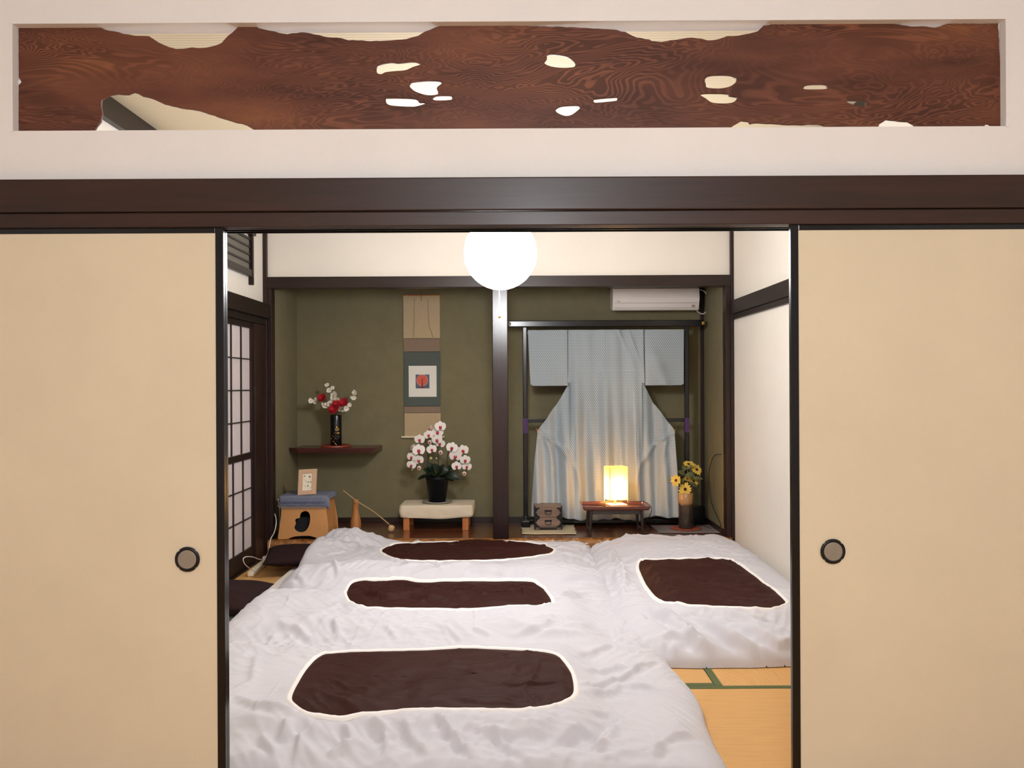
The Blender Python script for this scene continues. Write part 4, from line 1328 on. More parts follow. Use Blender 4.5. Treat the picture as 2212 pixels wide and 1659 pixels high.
Pt = [(a0.x + 0.02, y_0 - 0.0022, z_0), (a1.x - 0.02, y_0 - 0.0022, z_0), (a0.x + 0.02, y_1 - 0.0022, z_1), (a1.x - 0.02, y_1 - 0.0022, z_1)]
fl = obj('louvre_flap', gridmesh(Pt, 2, 2), M['white_plastic'], ac)
md = fl.modifiers.new('t', 'SOLIDIFY'); md.thickness = 0.003
for t_ in (0.63, 0.12):
    y_, z_ = on_ac(t_)
    box('seam_line', a0.x + 0.015, a1.x - 0.015, y_ - 0.001, y_ + 0.003, z_ - 0.0015, z_ + 0.0008, mat('seam_grey', rgb(140, 128, 122), 0.7), ac, 0)
y_, z_ = on_ac(0.32)
box('indicator_panel', a1.x - 0.062, a1.x - 0.035, y_ - 0.0045, y_ - 0.002, z_ - 0.012, z_ + 0.016, mat('tan_label', rgb(176, 146, 128), 0.6), ac, 0.001)
y_, z_ = on_ac(0.8)
box('maker_mark', a0.x + 0.035, a0.x + 0.06, y_ - 0.0025, y_, z_ - 0.004, z_ + 0.002, mat('grey_print', rgb(150, 140, 136), 0.6), ac, 0)
c = smooth_path([P(1512, 625, 6.95), P(1524, 632, 6.95), P(1531, 650, 6.95), P(1529, 668, 6.96), P(1519, 678, 6.97), P(1508, 674, 6.98), P(1502, 667, 6.99)], 6)
V, F = tubevf(c, 0.0042)
obj('cable', mesh_py(V, F), M['cord_w'], ac, smooth=True)
pd = box('pipe_duct', a1.x + 0.002, a1.x + 0.03, YA - 0.09, YA - 0.001, a1.z + 0.03, a0.z + 0.05, M['black'], None, 0.004)
tag(pd, 'black pipe cover at the right end of the air conditioner', 'pipe cover')

# ---------------------------------------------------------------- corner shelf, tray, lacquer vase with blossoms
YSH = 6.80
zs = pz(725, 966.5, YSH)
sh_out = [(pxx(624, 970, 6.78), 6.78), (pxx(640, 970, 6.745), 6.745), (pxx(812, 970, 6.745), 6.745), (pxx(824.5, 965, 7.02), YA - 0.001), (pxx(652, 965, YA), YA - 0.001), (pxx(643, 965, 6.9), 6.95)]
ztop_ = EYE - (967.2 - CY) / FPX * 6.745 + 0.0
def shelf_profile(t):   # thickness from the left end to the right end
    return 0.040
V, F = [], []
for (x, y) in sh_out:
    V.append((x, y, zs))
cxs = sum(p[0] for p in sh_out) / 6; cys = 6.9
for (x, y) in sh_out:
    f = 0.93 if y < 7 else 1.0
    V.append((cxs + (x - cxs) * f, y + (0.012 if y < 6.8 else 0), zs - 0.042))
n = 6
F = [tuple(range(n)), tuple(reversed(range(n, 2 * n)))] + [(i, i + n, (i + 1) % n + n, (i + 1) % n) for i in range(n)]
sh = obj('wall_shelf', bev_mesh((V, F), 0.004, 2), wood('shelf_wood', rgb(58, 26, 20), rgb(92, 46, 34), 0, 0.35, 0.4, 10, 50))
tag(sh, 'dark red-brown wooden shelf fixed to the olive wall left of the scroll', 'shelf')
ty = 6.86
tcn = P(725.5, 966, ty)
V, F = lathevf([(0.125, 0.0), (0.128, 0.004), (0.124, 0.016), (0.118, 0.018), (0.116, 0.009), (0.03, 0.008), (0.002, 0.008)], (tcn.x, ty, zs + 0.0005), 48)
tag(obj('round_tray', mesh_py(V, F), mat('red_lacquer', rgb(128, 50, 34), 0.3, 0.08, 20, coat=0.4), smooth=True), 'round red-brown lacquer tray under the black vase on the shelf', 'tray')
vz = zs + 0.0092
vs = ty / FPX
vr = 12.2 * vs
vh = (962 - 895.5) * vs
vt = thing('lacquer_vase', (tcn.x, ty, vz), 'black cylinder vase with gold painting on the wall shelf', 'vase')
vx = pxx(726, 930, ty)
V, F = lathevf([(vr * 0.9, 0.0), (vr, 0.006), (vr * 0.98, vh * 0.5), (vr, vh - 0.004), (vr * 0.96, vh), (vr * 0.86, vh - 0.002), (vr * 0.84, vh - 0.06), (0.002, vh - 0.062)], (vx, ty, vz), 40)
obj('vase_body', mesh_py(V, F), M['black'], vt, smooth=True)
def on_vase(sx, sy, r=vr):
    """place of a photograph point on the front of the vase"""
    X = pxx(sx, sy, ty)
    d = max(-0.98, min(0.98, (X - vx) / r))
    return Vector((vx + r * d, ty - r * math.sqrt(1 - d * d) - 0.0007, pz(sx, sy, ty - r * 0.8)))
def decal(name, polys, m, parent, f=on_vase):
    V, F = [], []
    for L in polys:
        c3 = [f(a, b) for a, b in L]
        i0 = len(V)
        V += c3
        for t in geometry.tessellate_polygon([c3]):
            F.append(tuple(i + i0 for i in t))
    return obj(name, mesh_py(V, F), m, parent)
g0 = lambda L: [(480 + x / 4.366, 880 + y / 4.366) for x, y in L]
decal('gold_picture', [g0([(1088, 175), (1100, 192), (1112, 205), (1098, 218), (1076, 212), (1084, 196)]),
                       g0([(1045, 262), (1078, 262), (1105, 270), (1114, 283), (1095, 300), (1070, 300), (1080, 285), (1060, 275)]),
                       g0([(1028, 342), (1050, 318), (1068, 312), (1060, 328), (1040, 346)]),
                       g0([(1072, 330), (1095, 322), (1112, 340), (1090, 352), (1078, 345)]),
                       g0([(1062, 240), (1085, 232), (1110, 236), (1108, 246), (1086, 243)]),
                       g0([(1036, 285), (1048, 292), (1042, 300), (1032, 294)])], M['gold'], vt)
def blossom(c, r, n, m, face, name, parent, cup=0.35, seed=0, midm=None):
    """a flower of n petals of radius r facing a direction"""
    rn = random.Random(seed)
    face = Vector(face).normalized()
    R = face.to_track_quat('Z', 'Y').to_matrix() @ Matrix.Rotation(rn.uniform(0, 6.28), 3, 'Z')
    V, F = [], []
    for k in range(n):
        a = 2 * math.pi * k / n + rn.uniform(-0.12, 0.12)
        rr = r * rn.uniform(0.85, 1.1)
        w = rr * math.sin(math.pi / n) * (0.95 if n < 9 else 0.8 if n > 12 else 1.0)
        ca, sa = math.cos(a), math.sin(a)
        prof = [(0.08, 0.15), (0.4, 0.75), (0.75, 1.0), (0.95, 0.5), (1.03, 0.05)]
        i0 = len(V)
        for (l, ww) in prof:
            zz = cup * rr * l * l * 0.8
            for s in (-1, 0, 1):
                q = Vector((l * rr * ca - s * ww * w * sa, l * rr * sa + s * ww * w * ca, zz + (0.06 * rr if s else 0)))
                V.append(Vector(c) + R @ q)
        for i in range(4):
            for s in range(2):
                b = i0 + i * 3 + s
                F.append((b, b + 1, b + 4, b + 3))
    o = obj(name, mesh_py(V, F), m, parent, smooth=True)
    if midm is not None:
        V, F = lathevf([(r * 0.16, 0), (r * 0.24, r * 0.06), (r * 0.18, r * 0.16), (r * 0.02, r * 0.2)], n=10)
        obj('flower_centre', mesh_py([Vector(c) + R @ Vector(v) for v in V], F), midm, o, smooth=True)
    return o
M['petal_w'] = mat('white_petal', rgb(226, 222, 208), 0.7, 0.03, 30)
M['petal_r'] = mat('red_petal', rgb(176, 24, 38), 0.7, 0.12, 60)
M['twig'] = mat('dark_twig', rgb(56, 44, 30), 0.8)
M['leaf'] = mat('green_leaf', rgb(20, 34, 22), 0.4, 0.12, 12, spec=0.3)
M['stamen'] = mat('yellow_stamen', rgb(206, 180, 100), 0.7)
mouth = Vector((vx, ty, vz + vh - 0.05))
q1 = lambda x, y: (480 + x / 3.95, 480 + y / 3.95)
bl = thing('flower_arrangement', tuple(mouth), 'red pompon flowers and white blossom sprays in the black vase', 'flowers')
for i, (x, y, r) in enumerate([(853, 1500, 38), (1035, 1540, 42), (950, 1595, 46), (975, 1553, 34)]):
    c = P(*q1(x, y), ty - 0.03 - 0.008 * i)
    rr = r / 3.95 * vs
    fo = thing('red_flower', tuple(c), None, None)
    fo.parent = bl; fo.location = c - Vector(bl.location)
    for k, (f, n) in enumerate(((1.0, 12), (0.85, 11), (0.65, 9), (0.4, 7))):
        blossom(c - Vector((0, 0.008 * k, 0)), rr * f, n, M['petal_r'], (0.1 * (i - 1.5), -1, 0.35), 'petal_ring', fo, 0.4 + 0.2 * k, i * 9 + k)
for i, (x, y, r) in enumerate([(895, 1390, 17), (940, 1410, 15), (915, 1435, 19), (955, 1485, 34), (978, 1512, 20), (755, 1525, 20), (795, 1530, 20), (803, 1505, 12), (880, 1568, 24), (925, 1550, 26), (862, 1550, 14),
                               (1012, 1592, 26), (1055, 1585, 22), (1090, 1560, 17), (1130, 1455, 21), (1122, 1497, 19), (1105, 1498, 14), (1135, 1462, 14), (940, 1530, 18), (1030, 1608, 14)]):
    c = P(*q1(x, y), ty - 0.01 + 0.012 * math.sin(i * 2.4))
    blossom(c, r / 3.95 * vs * 1.15, 5, M['petal_w'], (0.5 * math.sin(i * 1.7), -1, 0.4 * math.cos(i * 2.3)), 'white_blossom', bl, 0.4, i + 50, M['stamen'])
for L in ([(965, 1640), (930, 1560), (915, 1470), (893, 1390), (870, 1360)], [(965, 1640), (900, 1580), (850, 1555), (800, 1535), (745, 1530)], [(970, 1640), (1020, 1600), (1085, 1530), (1120, 1480), (1135, 1445), (1140, 1380)],
          [(965, 1640), (955, 1560), (948, 1480), (940, 1410)], [(970, 1640), (1000, 1600), (1060, 1590), (1095, 1560)], [(965, 1640), (920, 1560), (853, 1500)], [(968, 1640), (1000, 1580), (1035, 1540)]):
    pa = smooth_path([mouth] + [P(*q1(a, b), ty - 0.012) for a, b in L], 4)
    V, F = tubevf(pa, 0.0022, 6, True, (1.2, 0.4))
    obj('twig', mesh_py(V, F), M['twig'], bl, smooth=True)

def leafmesh(base, tip, w, bend=0.0, up=(0, 0, 1), n=8):
    base, tip = Vector(base), Vector(tip)
    ax = tip - base
    side = ax.cross(Vector(up))
    if side.length < 1e-5: side = Vector((1, 0, 0))
    side.normalize()
    nn = side.cross(ax).normalized()
    Pt = []
    for i in range(n + 1):
        t = i / n
        ww = w * math.sin(math.pi * min(1, t * 0.93 + 0.05)) ** 0.7
        c = base + ax * t + nn * (bend * math.sin(math.pi * t))
        for s in (-1, -0.5, 0, 0.5, 1):
            Pt.append(c + side * (ww * s) + nn * (abs(s) * ww * 0.25))
    return gridmesh(Pt, 5, n + 1)

# ---------------------------------------------------------------- plywood stool with cloth, photo frame
st = thing('plywood_stool', (P(655, 1165, 6.31).x, 6.4, zf), 'pale plywood stool with a bean-shaped hole, blue cloth over its top', 'stool')
YF = 6.300
q2 = lambda x, y: (480 + x / 4.366, 880 + y / 4.366)
fo_ = [q2(*p) for p in ((572, 866), (580, 862), (948, 862), (957, 868), (998, 1120), (1002, 1225), (990, 1238), (885, 1230), (830, 1214), (760, 1213), (690, 1218), (645, 1232), (625, 1243), (540, 1247), (528, 1236), (529, 1222))]
def leanY(z):      # the front leans back towards the top
    return YF + 0.0 + (z - zf) * 0.12
fo_ = [Vector((a, b, 0)) for a, b in fo_]
fl2 = [(P(v.x, v.y, YF + 0.01).x, P(v.x, v.y, YF + 0.01).z) for v in fo_]
hb = [q2(*p) for p in ((735, 1005), (775, 982), (815, 1000), (828, 1050), (820, 1115), (790, 1165), (745, 1182), (700, 1170), (678, 1140), (690, 1100), (683, 1070), (700, 1052), (725, 1045))]
hb = smooth_path([Vector((a, b, 0)) for a, b in hb], 5, True)
hb = [(P(v.x, v.y, YF + 0.01).x, P(v.x, v.y, YF + 0.01).z) for v in hb]
zl = min(z for x, z in fl2)
fl2 = [(x, z - zl + zf + 0.001) for x, z in fl2]; hb = [(x, z - zl + zf) for x, z in hb]
fme = slab_mesh(fl2, [hb], YF, YF + 0.012, 0.001)
for v in fme.vertices: v.co.y += (v.co.z - zf) * 0.12
obj('front_board', fme, M['ply'], st)
bme = slab_mesh(fl2, [], YF + 0.36, YF + 0.372, 0.001)
for v in bme.vertices: v.co.y -= (v.co.z - zf) * 0.12
obj('back_board', bme, M['ply'], st)
ztp = max(z for x, z in fl2)

x0t, x1t = P(608, 1090, 6.33).x, P(702, 1090, 6.33).x
x0b, x1b = P(603, 1160, 6.3).x, P(708, 1160, 6.3).x
for (xt, xb_) in ((x0t, x0b), (x1t, x1b)):
    s = -1 if xt == x0t else 1
    Vv = []
    for th in (0, -s * 0.011):
        Vv += [(xb_ + th, YF + 0.013, zf + 0.001), (xb_ + th, YF + 0.358, zf + 0.001), (xt + th, YF + 0.34, ztp), (xt + th, YF + 0.035, ztp)]
    obj('side_board', bev_mesh((Vv, [(0, 1, 2, 3), (7, 6, 5, 4), (0, 4, 5, 1), (1, 5, 6, 2), (2, 6, 7, 3), (3, 7, 4, 0)]), 0.001, 1), M['ply'], st)
box('top_board', x0t - 0.004, x1t + 0.004, YF + 0.03, YF + 0.345, ztp + 0.0005, ztp + 0.013, M['ply'], st, 0.002)
# dark box inside the stool, backing the view through the hole
tag(box('inner_box', x0b + 0.035, x1b - 0.035, YF + 0.07, YF + 0.30, zf + 0.001, zf + 0.155, M['dark_hole'], None, 0.012, 3), 'dark box inside the plywood stool, seen through its hole', 'box')
# cloth
cz = ztp + 0.0145
cl = thing('blue_cloth', ((x0t + x1t) / 2, YF + 0.2, cz), 'blue-grey woven cloth with a fringed edge over the plywood stool', 'cloth')
Pt = []
nu, nv = 30, 26
cx0, cx1 = x0t - 0.012, x1t + 0.05
for j in range(nv):
    for i in range(nu):
        u, v = i / (nu - 1), j / (nv - 1)
        s = -0.078 + v * 0.393      # arc length from the front edge
        y = YF + 0.022 + max(0, s)
        z = cz + 0.002 * float(noise2(u * 5, v * 5, 91))
        if s < 0:
            y = YF + 0.020 + 0.002 * math.sin(u * 20)
            z = cz + s
        x = cx0 + (cx1 - cx0) * u
        ov = x - (x1t + 0.006)
        if ov > 0:
            z -= ov * 0.55
            x = x1t + 0.006 + ov * 0.7
        Pt.append((x, y, z))
o_ = obj('cloth_sheet', gridmesh(Pt, nu, nv), M['blue_cloth'], cl, smooth=True)
md = o_.modifiers.new('t', 'SOLIDIFY'); md.thickness = 0.003; md.offset = 1
Vf, Ff = [], []
for i in range(110):
    x = cx0 + (x1t + 0.01 - cx0) * i / 109
    b = Vector((x, YF + 0.017, cz - 0.075))
    v, f = tubevf([b, b + Vector((random.uniform(-.003, .003), random.uniform(-0.004, 0), -0.008)), b + Vector((random.uniform(-.006, .006), -0.003 + random.uniform(-0.004, 0), -random.uniform(0.012, 0.02)))], 0.0012, 4)
    n0 = len(Vf); Vf += v; Ff += [tuple(k + n0 for k in q) for q in f]
tag(obj('fringe', mesh_py(Vf, Ff), mat('grey_fringe', rgb(142, 136, 138), 0.95), cl), 'pale grey frayed fringe', None, None, 'stuff')
Vf, Ff = [], []
for i in range(34):
    x = cx0 + 0.012 + (x1t - cx0 - 0.01) * i / 33
    v, f = boxvf(x, x + 0.0042, YF + 0.0145, YF + 0.0165, cz - 0.056, cz - 0.042)
    n0 = len(Vf); Vf += v; Ff += [tuple(k + n0 for k in q) for q in f]
obj('stitching', mesh_py(Vf, Ff), mat('navy_thread', rgb(46, 58, 96), 0.9), cl)

# photo frame leaning back
fr = thing('photo_frame', (P(662, 1066, 6.37).x, 6.37, cz + 0.003), 'small tan upright frame with a pressed-flower card, standing on the plywood stool', 'picture frame')
fcx = P(663, 1066, 6.37).x
def frp(x, z, d=0.0):      # frame plane: leans back and turns a little
    th = math.radians(12); yw = math.radians(14); rl = math.radians(-2.5)
    xx = x * math.cos(rl) - z * math.sin(rl) * 0; zz = z + x * math.sin(-rl) * 0.5
    y = zz * math.sin(th) - d
    zz2 = zz * math.cos(th)
    X = xx * math.cos(yw) + y * math.sin(yw) - 0.22 * 0.0
    Yy = -xx * math.sin(yw) * -1 + y * math.cos(yw)
    return Vector((fcx + X - z * 0.05, 6.37 + Yy, cz + 0.005 + zz2))
fw, fh = 0.066, 0.193
def frame_box(name, xa, xb, za, zb, d0, d1, m, parent, bev=0.001):
    V, F = boxvf(xa, xb, d0, d1, za, zb)
    V = [frp(x, z, -y) for x, y, z in V]
    return obj(name, bev_mesh((V, F), bev, 1), m, parent)
tan = mat('tan_frame', rgb(190, 156, 128), 0.7, 0.04, 30)
frame_box('frame_side', -fw, -fw + 0.030, 0, fh, -0.006, 0.008, tan, fr)
frame_box('frame_side', fw - 0.030, fw, 0, fh, -0.006, 0.008, tan, fr)
frame_box('frame_rail', -fw + 0.030, fw - 0.030, 0, 0.032, -0.0058, 0.008, tan, fr)
frame_box('frame_rail', -fw + 0.030, fw - 0.030, fh - 0.032, fh, -0.0058, 0.008, tan, fr)
frame_box('card', -fw + 0.025, fw - 0.025, 0.028, fh - 0.028, 0.002, 0.006, mat('cream_card', rgb(226, 218, 196), 0.8), fr, 0)
leg_ = tubevf([frp(0, 0.13, 0.0) + Vector((0, 0.012, 0)), Vector((fcx + 0.02, 6.37 + 0.10, cz + 0.004))], 0.004)
obj('prop_leg', mesh_py(*leg_), tan, fr)
dfm = mat('dried_flower', rgb(138, 122, 110), 0.8)
dsm = mat('dried_stem', rgb(128, 134, 116), 0.8)
for (a, b, r) in ((-0.024, 0.142, 0.008), (0.015, 0.135, 0.012), (0.006, 0.095, 0.007), (0.024, 0.093, 0.008), (0.004, 0.066, 0.009)):
    obj('pressed_flower', mesh_py([frp(a + r * math.cos(t) * (0.9 if k % 2 else 0.6), b + r * math.sin(t) * (0.9 if k % 2 else 0.6), -0.0005) for k, t in enumerate([i * math.pi / 5 for i in range(10)])], [tuple(range(10))]), dfm, fr)
for L in ([(-0.03, 0.12), (-0.02, 0.11), (-0.015, 0.105), (0.0, 0.09)], [(-0.026, 0.075), (-0.015, 0.062), (-0.012, 0.052)], [(0.012, 0.04), (0.02, 0.055), (0.032, 0.05)], [(0.015, 0.12), (0.02, 0.11), (0.022, 0.098)]):
    obj('pressed_stem', mesh_py(*tubevf(smooth_path([frp(a, b, -0.0005) for a, b in L], 4), 0.0009, 5)), dsm, fr)

# ---------------------------------------------------------------- wooden bottle and bamboo ladle
YW = 6.72
c = P(768.5, 1133, YW)
s_ = YW / FPX
V, F = lathevf([(11.3 * s_, 0.0), (11.5 * s_, 0.03), (11.0 * s_, 0.07), (9.5 * s_, 0.10), (7.6 * s_, 0.13), (6.4 * s_, 0.16), (6.0 * s_, 0.20), (5.8 * s_, 0.235), (5.2 * s_, 0.24), (3.4 * s_, 0.239), (3.2 * s_, 0.22), (0.001, 0.219)], (c.x, YW, zf + 0.0005), 32)
bt = thing('wooden_bottle', (c.x, YW, zf), 'tall pale turned wooden bottle standing right of the plywood stool', 'bottle')
obj('bottle_body', mesh_py(V, F), wood('bottle_wood', rgb(164, 104, 54), rgb(196, 136, 80), 2, 0.5, 0.05, 14, 60), bt, smooth=True)
V, F = lathevf([(0.004, 0), (0.0035, 0.003), (0.0004, 0.0032)], n=14)
R = Matrix(((1, 0, 0), (0, 0, -1), (0, 1, 0)))
obj('peg_hole', mesh_py([R @ Vector(v) + Vector((c.x - 0.004, YW - 6.05 * s_ + 0.001, pz(768, 1087, YW))) for v in V], F), M['twig'], bt)
ld = thing('bamboo_ladle', tuple(P(843, 1133, 6.62)), 'bamboo ladle leaning across the wooden bottle, its cup on the floor', 'ladle')
YL = 6.66
p0, p1 = P(741.5, 1059.5, YL), P(772, 1083, YL); p2 = P(841, 1133, 6.60)
V, F = tubevf(smooth_path([p0, p1, P(808, 1106, 6.63), p2], 6), 0.0042, 8, True, (0.8, 1.1))
bam = wood('bamboo', rgb(180, 140, 92), rgb(208, 172, 124), 0, 0.5, 0.1, 8, 40)
obj('handle', mesh_py(V, F), bam, ld, smooth=True)
ax = Vector((0.35, -0.35, 0.9)).normalized()
R = ax.to_track_quat('Z', 'Y').to_matrix()
V, F = lathevf([(0.001, 0), (0.020, 0.001), (0.0225, 0.004), (0.0225, 0.038), (0.019, 0.038), (0.0185, 0.008), (0.001, 0.007)], n=24)
cc = P(843.5, 1136, 6.60); cc.z = zf + 0.012
obj('cup', mesh_py([R @ Vector(v) + cc for v in V], F), bam, ld, smooth=True)

# ---------------------------------------------------------------- bench with cloth, orchid
YBn = 6.63
bx0, bx1 = pxx(862, 1100, YBn), pxx(1022, 1100, YBn)
bnc = thing('low_bench', ((bx0 + bx1) / 2, 6.8, zf), 'low orange-wood bench in the alcove, cream cloth tied over its top', 'bench')
zbt = EYE - (1091.5 - CY) / FPX * YBn
yb1 = 6.98
for lx in (pxx(877, 1130, YBn), pxx(1005, 1130, YBn)):
    for ly in (YBn + 0.02, yb1 - 0.06):
        box('leg', lx - 0.024, lx + 0.024, ly, ly + 0.045, zf + 0.0005, zbt - 0.03, M['orange_wood'], bnc, 0.003)
box('seat_board', bx0 + 0.012, bx1 - 0.012, YBn + 0.012, yb1 - 0.012, zbt - 0.03, zbt - 0.006, M['orange_wood'], bnc, 0.004)
tcl = thing('bench_cloth', ((bx0 + bx1) / 2, 6.8, zbt), 'cream cloth wrapped over the low bench under the orchid', 'cloth')
# wrapped cloth: top sheet and a wrinkled skirt
per = []
def rr_path(x0, x1, y0, y1, r, n=7):
    o = []
    for (cx_, cy_, a0) in ((x1 - r, y0 + r, -90), (x1 - r, y1 - r, 0), (x0 + r, y1 - r, 90), (x0 + r, y0 + r, 180)):
        for i in range(n):
            a = math.radians(a0 + 90 * i / (n - 1))
            o.append((cx_ + r * math.cos(a), cy_ + r * math.sin(a)))
    return o
base_ = rr_path(bx0, bx1, YBn, yb1, 0.028)
dense = []
for i in range(len(base_)):
    a, b = base_[i], base_[(i + 1) % len(base_)]
    L = math.dist(a, b); k = max(1, int(L / 0.012))
    for j in range(k):
        dense.append((a[0] + (b[0] - a[0]) * j / k, a[1] + (b[1] - a[1]) * j / k))
nd = len(dense)
cxm, cym = (bx0 + bx1) / 2, (YBn + yb1) / 2
Vv = []
levels = [(0.0, 0.0), (0.25, 0.0), (0.6, 0.001), (0.93, 0.001), (0.985, -0.001), (1.0, -0.006), (1.006, -0.018), (1.008, -0.036), (1.006, -0.056), (1.0, -0.078), (0.985, -0.095), (0.97, -0.098)]
for li, (f, dz) in enumerate(levels):
    for i, (x, y) in enumerate(dense):
        w = 0
        if li >= 6:
            w = 0.007 * float(noise2(x * 5, li * 0.75 + y * 3, 13)) + 0.004 * float(noise2(x * 16 + li, li * 1.1 + y * 8, 14))
        zz = dz
        if li >= 8:
            zz += 0.010 * float(noise2(x * 4, y * 4, 15)) - 0.006 * math.cos((x - cxm) / (bx1 - bx0) * 6.28) 
        dxn, dyn = x - cxm, y - cym
        L = math.hypot(dxn, dyn)
        Vv.append((cxm + dxn * f + dxn / L * w * 0.6, cym + dyn * f + (-w if y < cym else w), zbt + zz))
obj('cloth_cover', gridmesh(Vv, nd, len(levels), True), M['cream_cloth'], tcl, smooth=True)

YO = 6.80
oc = P(945, 1086, YO)
so = YO / FPX
V, F = lathevf([(0.06, 0.0), (31 * so, 0.004), (33 * so, 0.012), (32 * so, 0.014), (29 * so, 0.008), (0.002, 0.006)], (oc.x, YO, zbt + 0.0025), 48)
tag(obj('saucer', mesh_py(V, F), mat('grey_saucer', rgb(150, 148, 138), 0.35, 0.03), smooth=True), 'grey round saucer under the black orchid pot', 'saucer')
orc = thing('potted_orchid', (oc.x, YO, zbt + 0.009), 'white orchid with red lips in a black pot on the cloth-covered bench', 'plant')
zp = zbt + 0.0105
ph = 0.205
V, F = lathevf([(17.5 * so, 0.0), (18.2 * so, 0.006), (24.2 * so, ph - 0.03), (25.2 * so, ph - 0.028), (25.8 * so, ph), (23.8 * so, ph), (22.5 * so, ph - 0.035), (0.002, ph - 0.036)], (oc.x, YO, zp), 40)
ptb = obj('pot', mesh_py(V, F), mat('black_pot', rgb(8, 9, 13), 0.5, 0.1, spec=0.2), orc, smooth=True)
V, F = lathevf([(22.4 * so, 0.0), (17 * so, 0.014), (8 * so, 0.02), (0.002, 0.022)], (oc.x, YO, zp + ph - 0.036), 30)
obj('moss', mesh_py([(x, y, z + 0.004 * float(noise2(x * 60, y * 60, 3))) for x, y, z in V], F), mat('tan_moss', rgb(176, 136, 92), 0.9, 0.2, 60), orc, smooth=True)
q4 = lambda x, y: (820 + x / 5.53, 880 + y / 5.53)
fl_list = [(478, 382, 62), (467, 510, 74), (382, 590, 58), (466, 630, 62), (380, 688, 56), (585, 328, 58), (695, 295, 68), (725, 228, 66), (685, 385, 64), (722, 430, 60), (622, 500, 60),
           (865, 480, 68), (995, 512, 68), (905, 580, 72), (1022, 628, 62), (920, 702, 60), (1042, 705, 58)]
side_list = [(600, 255, 42), (398, 478, 40), (830, 550, 36)]
buds = [(600, 417, 26, 'petal_w'), (728, 540, 26, 'petal_w'), (473, 725, 26, 'petal_w'), (1012, 792, 26, 'petal_w'), (613, 608, 17, 'bud'), (390, 745, 10, 'bud'), (680, 608, 9, 'petal_w'), (1080, 738, 9, 'bud')]
M['bud'] = mat('green_bud', rgb(196, 196, 118), 0.6)
M['lip'] = mat('orchid_lip', rgb(186, 48, 56), 0.5, 0.15, 50)
M['orchid'] = mat('orchid_petal', rgb(232, 226, 220), 0.6, 0.02, 20)
def orchid_flower(c, r, face, roll, seed, parent):
    rn = random.Random(seed)
    face = Vector(face).normalized()
    zax = face
    xax = Vector((0, 0, 1)).cross(zax).normalized()
    yax = zax.cross(xax)
    R = Matrix((xax, yax, zax)).transposed() @ Matrix.Rotation(roll, 3, 'Z')
    V, F = [], []
    def petal(a, L, w, off, cup, dz):
        ca, sa = math.cos(a), math.sin(a)
        pr_ = [(0.0, 0.18), (0.2, 0.62), (0.45, 0.98), (0.7, 1.0), (0.88, 0.72), (1.0, 0.12)]
        i0 = len(V)
        for (l, ww) in pr_:
            for s in (-1, -0.5, 0, 0.5, 1):
                lx = (off + l * L); wy = s * ww * w
                zz = dz + cup * (l - 0.3) ** 2 * L + 0.03 * r * (abs(s) > 0.6) * math.sin(l * 9 + seed)
                V.append(Vector(c) + R @ Vector((lx * ca - wy * sa, lx * sa + wy * ca, zz)))
        for i in range(5):
            for s in range(4):
                b = i0 + i * 5 + s
                F.append((b, b + 1, b + 6, b + 5))
    for a in (90, 215, 325):
        petal(math.radians(a), r * 0.92, r * 0.36, r * 0.05, -0.1, 0.0)
    for a in (12, 168):
        petal(math.radians(a), r * 1.0, r * 0.58, r * 0.04, -0.15, r * 0.06)
    o = obj('orchid_flower', mesh_py(V, F), M['orchid'], parent, smooth=True)
    V2, F2 = lathevf([(0.002, 0.34 * r), (0.12 * r, 0.30 * r), (0.25 * r, 0.20 * r), (0.28 * r, 0.10 * r), (0.16 * r, 0.02 * r)], n=10)
    V2 = [Vector(c) + R @ (Vector((v[0], v[1] * 1.2 - r * 0.16, v[2]))) for v in V2]
    obj('lip', mesh_py(V2, F2), M['lip'], o, smooth=True)
    V2, F2 = lathevf([(0.001, 0.30 * r), (0.08 * r, 0.26 * r), (0.10 * r, 0.12 * r)], n=8)
    V2 = [Vector(c) + R @ (Vector((v[0], v[1] + r * 0.10, v[2]))) for v in V2]
    obj('column', mesh_py(V2, F2), M['orchid'], o, smooth=True)
for i, (x, y, r) in enumerate(fl_list):
    Y = YO - 0.045 - 0.02 * math.sin(i * 1.9)
    c = P(*q4(x, y), Y)
    dxf = (x - 690) / 690
    orchid_flower(c, r / 5.53 * so, (0.35 * dxf + 0.15 * math.sin(i * 2), -1, -0.05 + 0.15 * math.sin(i * 1.3)), 0.25 * math.sin(i * 2.7), i, orc)
for i, (x, y, r) in enumerate(side_list):
    c = P(*q4(x, y), YO + 0.005)
    orchid_flower(c, r / 5.53 * so * 1.2, ((-1.0, -0.6, -1.0)[i], -0.5, 0.3), 0.3, i + 40, orc)
for i, (x, y, r, mm) in enumerate(buds):
    c = P(*q4(x, y), YO - 0.03)
    rb = r / 5.53 * so
    V, F = lathevf([(0.0005, -rb * 1.1), (rb * 0.6, -rb * 0.8), (rb, -rb * 0.1), (rb * 0.85, rb * 0.6), (0.0005, rb * 1.1)], c, 12)
    o_ = obj('bud', mesh_py(V, F), M[mm], orc, smooth=True)
    if r > 20:
        V, F = lathevf([(rb * 0.5, -0.002), (rb * 0.45, rb * 0.25), (0.0005, rb * 0.35)], n=10)
        R = Matrix(((1, 0, 0), (0, 0, -1), (0, 1, 0)))
        obj('lip', mesh_py([R @ Vector(v) + c + Vector((0, -rb * 0.82, 0)) for v in V], F), M['lip'], o_, smooth=True)
stem_m = mat('dark_stem', rgb(38, 46, 30), 0.6)
